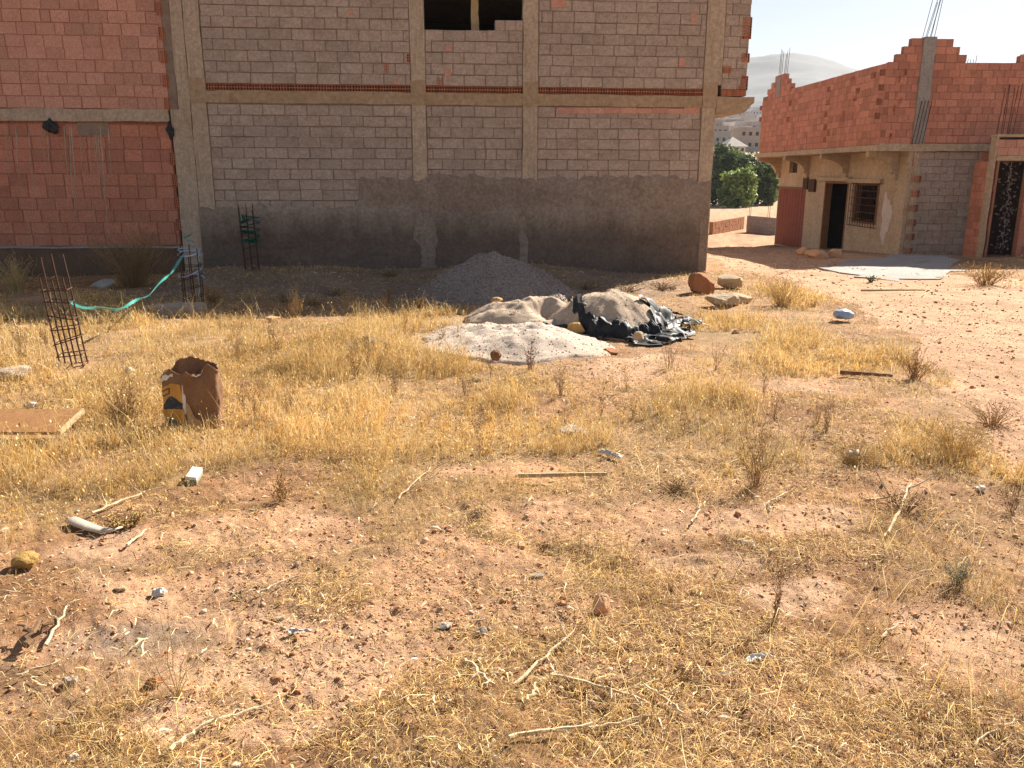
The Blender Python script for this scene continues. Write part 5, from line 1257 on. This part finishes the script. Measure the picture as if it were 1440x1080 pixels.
k = rng.random(len(x)) < bb*.5; x, y = x[k], y[k]; n_ = len(x); l = rng.uniform(.012, .06, n_); an = rng.uniform(0, 6.283, n_); w = rng.uniform(.0035, .008, n_)
z = ground_h(x, y)+rng.uniform(.004, .02, n_); d = np.stack([np.cos(an), np.sin(an), rng.normal(0, .25, n_)], -1)*(l/2)[:, None]; e = np.stack([-np.sin(an), np.cos(an), rng.normal(0, .7, n_)], -1)*(w/2)[:, None]
c0 = np.stack([x, y, z], -1); bow = np.stack([rng.normal(0, .1, n_)*l, rng.normal(0, .1, n_)*l, rng.uniform(0, .25, n_)*l], -1)
V = np.stack([c0-d-e*.5, c0-d+e*.5, c0+bow-e, c0+bow+e, c0+d-e*.4, c0+d+e*.4], 1); kk = (np.arange(n_)*6)[:, None]
q = np.concatenate([np.array([[0, 1, 3, 2]])+kk, np.array([[2, 3, 5, 4]])+kk]); c = np.array([[.84, .68, .42], [.90, .78, .55], [.74, .54, .28], [.45, .27, .13]])[rng.integers(0, 4, n_)]*rng.uniform(.8, 1.1, (n_, 1))
L.add(V.reshape(-1, 3), q, np.zeros((0, 3), int), np.repeat(c[:, None], 6, 1).reshape(-1, 3))
L.make('straw_litter', 'straw')
# pebbles and clods
CL = np.array([[.52,.27,.14],[.46,.22,.105],[.60,.36,.21],[.58,.38,.24],[.42,.19,.09],[.55,.42,.30],[.50,.26,.125]])
PP = []; SZ = []
for (r0, r1, n, s0, s1_, sd) in [(1.3, 4, 26000, .002, .008, 1), (1.3, 6, 9000, .006, .015, 2), (4, 14, 26000, .005, .013, 3), (1.6, 8, 900, .012, .028, 5)]:
    x, y, rng = cand(n, r0, r1, 600+sd)
    st = 1-smooth(.5, 1.1, bl(x, y, blob(720, 860, 170, 60), .4))
    pr = np.clip(.22+.6*soil_mask(x, y)*smooth(-.4, .4, fbm(x, y, 2.4, 3, 610))+st*.8+.5*track_mask(x, y), 0, 1)
    k = (rng.random(len(x)) < pr) & ~occupied(x, y); x, y = x[k], y[k]
    PP.append(np.stack([x, y, ground_h(x, y)], -1)); SZ.append(s0+(s1_-s0)*rng.random(len(x))**2.2)
x, y, rng = cand(19000, 8, 34, 650); k = track_mask(x, y) & ~occupied(x, y); x, y = x[k], y[k]; PP.append(np.stack([x, y, ground_h(x, y)], -1)); SZ.append(.008+.028*rng.random(len(x))**3)
PP = np.concatenate(PP); SZ = np.concatenate(SZ); rng = np.random.default_rng(5)
stones('pebbles', PP, SZ, 'pebble', CL[rng.integers(0, len(CL), len(PP))]*rng.uniform(.8, 1.15, (len(PP), 1)), 'stuff', None, 1, .65, 9)

# ------------------------------------------------------------------ individual dry weeds and bushes
def weed(u, v, hpx, wpx, n, tone, label, cat='weed', name='dry_weed', leaf=.5, seed=0, group=None, up=.75, leafsz=1., thick=1., p=None):
    p = G(u, v) if p is None else np.array(p); q = mpp(u, v)*1.0; h = hpx*q; wd = wpx*q/2; rng = np.random.default_rng(seed); dist = np.hypot(p[0], p[1])
    V = []; Fq = []; T = []
    r = max(.0013, .00026*dist)*thick; tone = np.array(tone)
    def seg(a, b, ra, rb, c):
        d = b-a; d = d/(np.linalg.norm(d)+1e-9); s_ = np.cross(d, [.3, .5, .81]); s_ /= np.linalg.norm(s_)+1e-9; t_ = np.cross(d, s_); k = len(V)
        for o_, rr in ((a, ra), (b, rb)):
            for j in range(3): V.append(o_+rr*(math.cos(j*2.094)*s_+math.sin(j*2.094)*t_)); T.append(c)
        for j in range(3): Fq.append((k+j, k+(j+1) % 3, k+3+(j+1) % 3, k+3+j))
    def tuft(a, c):
        for _ in range(2):
            s_ = rng.uniform(.5, 1.1)*leafsz*max(.008, .0013*dist); e = rng.normal(size=3); e /= np.linalg.norm(e); f = np.cross(e, rng.normal(size=3)); f /= np.linalg.norm(f)+1e-9
            k = len(V); 
            for w_ in (-e*.5, -f*.4, e*.5, f*.6): V.append(a+w_*s_); T.append(c*rng.uniform(.7, 1.35))
            Fq.append((k, k+1, k+2, k+3))
    for i in range(n):
        an = rng.uniform(0, 6.28); sp_ = rng.random()**.7; hh = h*rng.uniform(.55, 1.05)
        b0 = p+np.array([math.cos(an), math.sin(an), 0])*wd*(.2 if n > 9 else .015)*sp_+np.array([0, 0, -.01]); tip = p+np.array([math.cos(an)*wd*sp_, math.sin(an)*wd*sp_, hh*(1-.35*sp_*(1-up))])
        prev = b0; m_ = 6; bx_, by_ = rng.uniform(.7, 2.2, 2); c = tone*rng.uniform(.7, 1.25)
        for k in range(1, m_+1):
            t = k/m_; cur = b0+(tip-b0)*np.array([t**bx_, t**by_, t])+rng.normal(0, .02, 3)*h
            seg(prev, cur, r*(1.15-.8*(t-1/m_)), r*(1.15-.8*t), c)
            if k > 1 and rng.random() < .75:
                a2 = rng.uniform(0, 6.28); bb = cur+np.array([math.cos(a2)*.7, math.sin(a2)*.7, rng.uniform(.3, .9)])*h*rng.uniform(.08, .22)
                seg(cur, bb, r*.6, r*.35, c)
                if rng.random() < leaf: tuft(bb, c)
                if rng.random() < leaf: tuft((bb+cur)/2, c)
            if rng.random() < leaf: tuft(cur, c)
            prev = cur
    o = raw(name, np.array(V), Fq, 'weed', None, np.array(T), False, loc=tuple(p)); tag(o, label, cat, group); return o
BR = (.30, .17, .075); GD = (.56, .38, .15); DK = (.23, .14, .07); RD = (.34, .165, .06); PALE = (.55, .42, .22)
weed(1062, 690, 130, 95, 34, BR, 'tall brown dried weed with many upright stems at right of centre', seed=1, leaf=.35)
weed(1285, 532, 44, 62, 40, RD, 'low reddish brown dry bush beside the dirt track', 'bush', 'dry_bush', .95, 2, up=.3)
weed(178, 600, 66, 100, 90, (.25, .14, .06), 'brown dry bush just left of the paper sack', 'bush', 'dry_bush', .6, 3, up=.3)
weed(190, 402, 84, 130, 170, (.30, .19, .09), 'big dark dry bush in the shade against the red brick wall', 'bush', 'dry_bush', .95, 4, up=.45)
weed(690, 525, 48, 22, 7, (.34, .24, .12), 'thin stems with one round thistle head in front of the lime sand', 'weed', 'thistle', .3, 5)
tb = G(697, 525); tm = mpp(697, 525)
crumple('thistle_flower', np.array([tb[0]+.0, tb[1], tb[2]+32*tm]), .045, .045, .05, 'wood', 'round brown dried flower ball above the lime sand', 'dried flower', 33, amp=.3)
weed(746, 517, 40, 26, 20, (.28, .14, .07), 'reddish brown little bush at the foot of the lime sand', 'bush', 'dry_bush', .7, 6, up=.6)
weed(1100, 432, 42, 70, 60, GD, 'golden dry bush right of the boulders', 'bush', 'dry_bush', .8, 7, up=.3)
weed(24, 408, 55, 80, 60, (.55, .40, .18), 'golden dry bush at the left edge beyond the rebar', 'bush', 'dry_bush', .9, 8, up=.4)
weed(1270, 730, 30, 130, 60, (.19, .115, .06), 'dark collapsed dry weeds under the standing white root', 'weed', 'dry_weed', .5, 9, up=.1)
weed(1395, 605, 34, 110, 70, (.42, .26, .11), 'brown dry bush on the edge of the track at right', 'bush', 'dry_bush', .6, 10, up=.3)
weed(1425, 720, 44, 60, 12, BR, 'dark thin stems at the right edge', seed=11)
weed(1340, 650, 54, 130, 110, GD, 'golden bushy clump right of the tall brown weed', 'bush', 'dry_bush', .6, 12, up=.5)
weed(1205, 655, 44, 120, 80, (.48, .33, .13), 'golden loose clump between tall brown weed and golden bush', 'bush', 'dry_bush', .5, 13, up=.5)
weed(845, 590, 60, 14, 5, DK, 'single dark stems beyond the paper scrap', seed=14)
weed(300, 425, 26, 40, 40, (.40, .22, .08), 'orange brown dry tuft by the middle rebar cage', 'bush', 'dry_bush', .7, 15, up=.6)
weed(1385, 402, 30, 100, 70, (.45, .28, .10), 'golden dry weeds along the plinth of the gatehouse', 'bush', 'dry_bush', .7, 16, up=.4)
weed(590, 438, 22, 30, 30, (.28, .15, .06), 'brown dry tuft left of the gravel heap', 'bush', 'dry_bush', .8, 17, up=.4)
weed(950, 700, 16, 80, 60, (.30, .19, .09), 'low grey brown tuft on the bare soil past the pole', 'bush', 'dry_bush', .6, 18, up=.2)
weed(250, 985, 130, 130, 7, PALE, 'bleached branching dry stalk standing at the lower left', 'weed', 'dry_stalk', .15, 19, thick=1.6, up=.7)
weed(135, 1005, 110, 120, 6, (.50, .36, .19), 'thin branching stalk left of the bleached stalk', 'weed', 'dry_stalk', .15, 20, thick=1.3, up=.6)
weed(640, 1010, 50, 20, 2, BR, 'short brown upright stalk at the bottom middle', 'weed', 'dry_stalk', .1, 21)
weed(1345, 830, 40, 46, 40, (.33, .34, .24), 'small grey green living tuft in the right foreground', 'weed', 'green_weed', .6, 22, up=.5)
weed(180, 735, 24, 60, 24, (.40, .27, .10), 'golden leaves behind the pale plastic tube', 'weed', 'dry_weed', .9, 23, up=.3, leafsz=2.)
weed(1225, 395, 9, 18, 14, (.12, .14, .05), 'small green weeds on the edge of the concrete apron', 'weed', 'green_weed', .9, 24)
weed(395, 700, 50, 60, 26, (.42, .26, .10), 'brown curled leaves at the edge of the left golden grass', 'weed', 'dry_weed', .7, 25, up=.3, leafsz=1.6)
rnd = random.Random(12)
spots = [(rnd.uniform(330, 800), rnd.uniform(460, 610)) for _ in range(34)]+[(rnd.uniform(1130, 1300), rnd.uniform(560, 640)) for _ in range(2)]+[(rnd.uniform(20, 240), rnd.uniform(440, 600)) for _ in range(9)]+[(rnd.uniform(880, 1130), rnd.uniform(520, 640)) for _ in range(10)]+[(rnd.uniform(330, 640), rnd.uniform(425, 450)) for _ in range(8)]+[(rnd.uniform(900, 1350), rnd.uniform(850, 1000)) for _ in range(2)]
for i, (u, v) in enumerate(spots):
    weed(u, v, rnd.uniform(28, 55)*(v/560), rnd.uniform(14, 36), rnd.randint(5, 14), (BR, GD, (.42, .27, .12), (.36, .22, .10))[i % 4], 'thin dried weed stems standing among the golden grass', seed=100+i, group='thin dried weeds in the grass', leaf=.5)
for i, (u, v) in enumerate([(400, 428), (440, 432), (550, 395), (825, 405), (880, 408), (930, 405), (470, 410), (850, 415)]):
    weed(u, v, 11, 56, 40, (.30, .20, .10), 'small dry tuft in the shade at the foot of the grey wall', 'tuft', 'dry_tuft', .7, 200+i, 'dry tufts in the shade of the grey wall', up=.4)

# ================================================================== BEYOND
def tree(u, v, hpx, wpx, Y, label, tone, seed, n=2600):
    rng = np.random.default_rng(seed); d = ray(u, v); t = Y/d[1]; x, z = d[0]*t, float(base_h(d[0]*t, Y)); q = Y*1.03/F
    H = hpx*q; W = wpx*q/2
    tr = thing('tree', (x, Y, z), label, 'tree', 'trees beyond the lot'); mb = MB()
    mb.tube([(x, Y, z-.2), (x+.1, Y, z+H*.3), (x-.1, Y, z+H*.6)], [.3, .22, .12], 7)
    for k in range(7):
        an = k*2.4; e = (x+math.cos(an)*W*.65, Y+math.sin(an)*W*.65, z+H*rng.uniform(.45, .85)); mb.tube([(x, Y, z+H*rng.uniform(.15, .4)), ((x+e[0])/2, (Y+e[1])/2, z+H*.45), e], [.10, .06, .03], 5)
    mb.build('trunk', 'bark', tr)
    cl = []
    for k in range(34):
        an = rng.uniform(0, 6.28); rr = W*.75*rng.random()**.6; zz_ = z+H*rng.uniform(.12, .9)*(1-.25*(rr/W)); cl.append((x+rr*math.cos(an), Y+rr*math.sin(an), zz_, W*rng.uniform(.16, .36)))
    V = []; T = []
    for (a, b, c, r_) in cl:
        m_ = n//14; dr = rng.normal(size=(m_, 3)); dr /= np.linalg.norm(dr, axis=1)[:, None]; P = np.array([a, b, c])+dr*r_*rng.uniform(.35, 1.25, (m_, 1))*np.array([1, 1, .8])
        e = rng.normal(size=(m_, 3)); e /= np.linalg.norm(e, axis=1)[:, None]; f = np.cross(e, rng.normal(size=(m_, 3))); f /= np.linalg.norm(f, axis=1)[:, None]; s_ = rng.uniform(.12, .30, (m_, 1))
        V.append(np.stack([P-e*s_, P-f*s_*.6, P+e*s_, P+f*s_*.6], 1)); T.append(np.repeat((np.array(tone)*rng.uniform(.6, 1.5, (m_, 1))*rng.uniform(.75, 1.2))[:, None], 4, 1))
    V = np.concatenate(V).reshape(-1, 3); T = np.concatenate(T).reshape(-1, 3); m_ = len(V)//4
    raw('crown', V, (np.arange(m_)[:, None]*4+np.array([[0, 1, 2, 3]])), 'leaf', tr, T)
tree(1020, 287, 88, 78, 104, 'dark green tree close to the corner column of the grey building', (.09, .12, .04), 1)
tree(1056, 287, 74, 76, 112, 'olive green tree next to the far end of the brick house', (.12, .15, .055), 2)
tree(1078, 287, 62, 52, 106, 'bright green low tree half hidden behind the brick house', (.13, .17, .05), 3)
tree(1036, 288, 54, 56, 98, 'yellow green bush like tree in front of the darker trees', (.22, .28, .07), 4)
tree(990, 287, 74, 60, 110, 'dark green tree mostly hidden by the grey building', (.07, .09, .035), 5)
def house_far(u0, u1, v0, v1, Y, m, label, cat, nwin=(3, 2), seed=0, roof=None, depth=9):
    c = ray((u0+u1)/2, v1); t = Y/c[1]; x = c[0]*t; q = Y*1.04/F; w = (u1-u0)*q; zt = CAMZ+ray((u0+u1)/2, v0)[2]*Y/ray((u0+u1)/2, v0)[1]; z = float(base_h(x, Y))
    h = thing('far_house', (x, Y, z), label, cat); fr = Fr((x-w/2, Y), (x+w/2, Y))
    mb = MB(); mb.box(fr, 0, w, -depth, 0, z-1, zt); wl = mb.build('wall', m, h)
    zb = CAMZ+ray((u0+u1)/2, v1)[2]*Y/ray((u0+u1)/2, v1)[1]
    for i in range(nwin[0]):
        for j in range(nwin[1]):
            a = w*(i+.5)/nwin[0]; zc = zb+(zt-zb)*(j+.55)/nwin[1]; s_ = min(w/nwin[0]*.22, .8); mb = MB(); mb.box(fr, a-s_, a+s_, .02, .05, zc-s_*1.2, zc+s_*1.2); mb.build('window', 'dark', h)
    mb = MB()
    if roof:
        V = [fr.w(-.5, .5, zt), fr.w(w+.5, .5, zt), fr.w(w+.5, -depth-.5, zt), fr.w(-.5, -depth-.5, zt), fr.w(w*.45, -depth*.4, zt+roof), fr.w(w*.55, -depth*.6, zt+roof)]
        mb.add(V, [(0, 1, 4), (1, 2, 5), (1, 5, 4), (2, 3, 5), (3, 0, 4), (3, 4, 5), (0, 3, 2, 1)])
    else: mb.box(fr, -.15, w+.15, -depth-.2, .25, zt, zt+.35)
    mb.build('roof', 'rooftile' if roof else m, h); return h
house_far(1041, 1076, 181, 212, 210, 'pinkwall', 'distant dusty pink apartment block with small dark windows', 'apartment block', (4, 2), 1)
house_far(1006, 1046, 188, 206, 260, 'greywall', 'distant long pale grey block left of the pink apartment block', 'apartment block', (5, 1), 2)
house_far(1024, 1047, 206, 216, 172, 'whitewash', 'white house with a low pointed roof above the trees', 'house', (3, 1), 3, 2.0, 8)
# lot wall with bars and sunlit edge strip
wa = Fr(ground_iter(1049, 326)[:2], ground_iter(1093, 330)[:2]); z = float(base_h(*wa.p0)); lw_ = thing('block_wall', wa.w(0, 0, z), 'low grey block wall with upright bars in the lot beyond the house', 'wall')
mb = laid(wa, 0, wa.L, z-.05, z+.95, .4, .2, 0, .02, .006, seed=3); w = mb.build('wall', 'block', lw_); panel(wa, 0, wa.L, z-.5, z+.94, -.012, .18).build('mortar_bed', 'mortar', w)
mb = MB()
for s_ in (.05, .2, wa.L*.62, wa.L*.62+.15): mb.tube([wa.w(s_, -.1, z+.9), wa.w(s_+.03, -.1, z+1.9)], .012, 5)
mb.build('rebar', 'rust', lw_)
wb = Fr(ground_iter(1002, 330)[:2], ground_iter(1046, 322)[:2]); z = float(base_h(*wb.p0)); mb = laid(wb, 0, wb.L, z-.1, z+.7, .3, .2, 0, .02, .008, seed=6); fill(mb, panel(wb, 0, wb.L, z-.4, z+.69, -.012, .2)); o = mb.build('brick_wall', 'redstone', loc=wb.w(0, 0, z)); tag(o, 'low red brick wall in the lot behind the grey building', 'wall')

# mountain, far town
def hill_h(x, y):
    d = np.hypot(x, y); az = np.degrees(np.arctan2(x, y))
    prof = np.interp(az, [-80, -40, -10, 8, 13, 15.5, 17.4, 19.0, 21, 24, 30, 40, 80], [120, 170, 190, 200, 222, 229, 231, 226, 205, 185, 160, 140, 110])
    b = np.interp(d, [118, 165, 210, 260, 330, 600, 1150, 1900, 3300], [-7, 4.2, 6.6, 9.4, 13, 30, 76, 231, 120])
    f = smooth(500, 1700, d); b = b*(1-f+f*prof/231)
    return b*(1+.05*f*fbm(x, y, .004, 4, 900))+5*smooth(500, 900, d)*fbm(x, y, .012, 4, 910)
na, nr = 300, 120
nt = MT['hill'].node_tree; bs = [n for n in nt.nodes if n.type == 'BSDF_PRINCIPLED'][0]; old = bs.inputs['Base Color'].links[0].from_socket
v_, g_n = coords(nt); sp_n = N(nt, 'ShaderNodeSeparateXYZ'); nt.links.new(g_n.outputs['Position'], sp_n.inputs[0])
mr = N(nt, 'ShaderNodeMapRange'); nt.links.new(sp_n.outputs[2], mr.inputs[0]); mr.inputs[1].default_value = 8; mr.inputs[2].default_value = 70
land = ramp(nt, tex(nt, v_, .035, 7, .7, .4), [(.35, (.42, .30, .17)), (.55, (.34, .25, .14)), (.62, (.10, .115, .05))])
nt.links.new(mixc(nt, land, old, mr.outputs[0]), bs.inputs['Base Color'])
ang = np.radians(np.linspace(-70, 70, na)); rad = np.concatenate([np.linspace(110, 340, 30, endpoint=False), np.linspace(340, 2550, nr-30)]); AA, RR = np.meshgrid(ang, rad, indexing='ij'); X = RR*np.sin(AA); Y = RR*np.cos(AA)
V = np.stack([X, Y, hill_h(X, Y)], -1).reshape(-1, 3); I, J = np.meshgrid(np.arange(na-1), np.arange(nr-1), indexing='ij'); I, J = I.ravel(), J.ravel()
o = raw('hill', V, np.stack([I*nr+J, I*nr+J+1, (I+1)*nr+J+1, (I+1)*nr+J], -1)[:, ::-1], 'hill', None, None, True); o['kind'] = 'structure'
rng = np.random.default_rng(44); V = []; Fc = []; T = []
for _ in range(1500):
    az = R(rng.uniform(8, 26)); d = rng.uniform(330, 1150); x, y = d*math.sin(az), d*math.cos(az); z = float(hill_h(np.array([x]), np.array([y]))[0]); w, dp, h = rng.uniform(3, 9), rng.uniform(4, 9), rng.uniform(3, 8); k = len(V)
    c = np.array([[.55, .48, .42], [.45, .36, .30], [.68, .62, .56], [.42, .30, .24]])[rng.integers(4)]*rng.uniform(.8, 1.15)
    for a in (-w, w):
        for b in (-dp, dp):
            for e in (z-3, z+h): V.append((x+a/2, y+b/2, e)); T.append(c)
    Fc += [(k, k+1, k+3, k+2), (k+4, k+6, k+7, k+5), (k, k+4, k+5, k+1), (k+2, k+3, k+7, k+6), (k+1, k+5, k+7, k+3)]
    for s_ in np.linspace(-.3, .3, 3):
        k = len(V)
        for a, e in ((-.5, .5), (.5, .5), (.5, .75), (-.5, .75)): V.append((x+s_*w+a, y-dp/2-.06, z+h*e)); T.append(np.array([.08, .07, .06]))
        Fc.append((k, k+1, k+2, k+3))
o = raw('far_town', V, Fc, attr_mat('town_walls'), None, np.array(T)); o['kind'] = 'stuff'; tag(o, 'pale houses of the far town crowded on the hillside', 'town')

# haze
x, y0, y1, z0, z1 = 2600, -600, 2700, -25, 320
hv = [(-x, y0, z0), (x, y0, z0), (x, y1, z0), (-x, y1, z0), (-x, y0, z1), (x, y0, z1), (x, y1, z1), (-x, y1, z1)]
hf = [(0, 3, 2, 1), (4, 5, 6, 7), (0, 1, 5, 4), (1, 2, 6, 5), (2, 3, 7, 6), (3, 0, 4, 7)]
m = bpy.data.materials.new('haze_air'); m.use_nodes = True; nt = m.node_tree; nt.nodes.clear(); out = nt.nodes.new('ShaderNodeOutputMaterial'); pv = nt.nodes.new('ShaderNodeVolumePrincipled')
pv.inputs['Density'].default_value = .0002; pv.inputs['Color'].default_value = (.86, .91, 1, 1); pv.inputs['Anisotropy'].default_value = 0
nt.links.new(pv.outputs[0], out.inputs['Volume'])
o = raw('haze', hv, hf, m); o['kind'] = 'stuff'

# ================================================================== LIGHT
EL, AZ = 35., 40.          # azimuth clockwise from straight ahead
W = bpy.data.worlds.new('World'); S.world = W; W.use_nodes = True; nt = W.node_tree
sky = nt.nodes.new('ShaderNodeTexSky'); sky.sky_type = 'NISHITA'; sky.sun_disc = False; sky.sun_elevation = R(EL); sky.sun_rotation = R(AZ); sky.dust_density = .7; sky.air_density = 1.0; sky.altitude = 600
tint = mixc(nt, sky.outputs[0], (1.06, .95, .89), 1., 'MULTIPLY'); nt.links.new(tint, nt.nodes['Background'].inputs[0]); nt.nodes['Background'].inputs[1].default_value = .042
sl = bpy.data.lights.new('sun', 'SUN'); sl.energy = 5.0; sl.angle = R(.53); sl.color = (1, .93, .825); so = bpy.data.objects.new('sun', sl); COL.objects.link(so)
dv = Vector((math.sin(R(AZ))*math.cos(R(EL)), math.cos(R(AZ))*math.cos(R(EL)), math.sin(R(EL)))); so.rotation_euler = dv.to_track_quat('Z', 'Y').to_euler()
S.view_settings.view_transform = 'Standard'; S.view_settings.look = 'None'; S.view_settings.exposure = 1.55; S.view_settings.gamma = 1
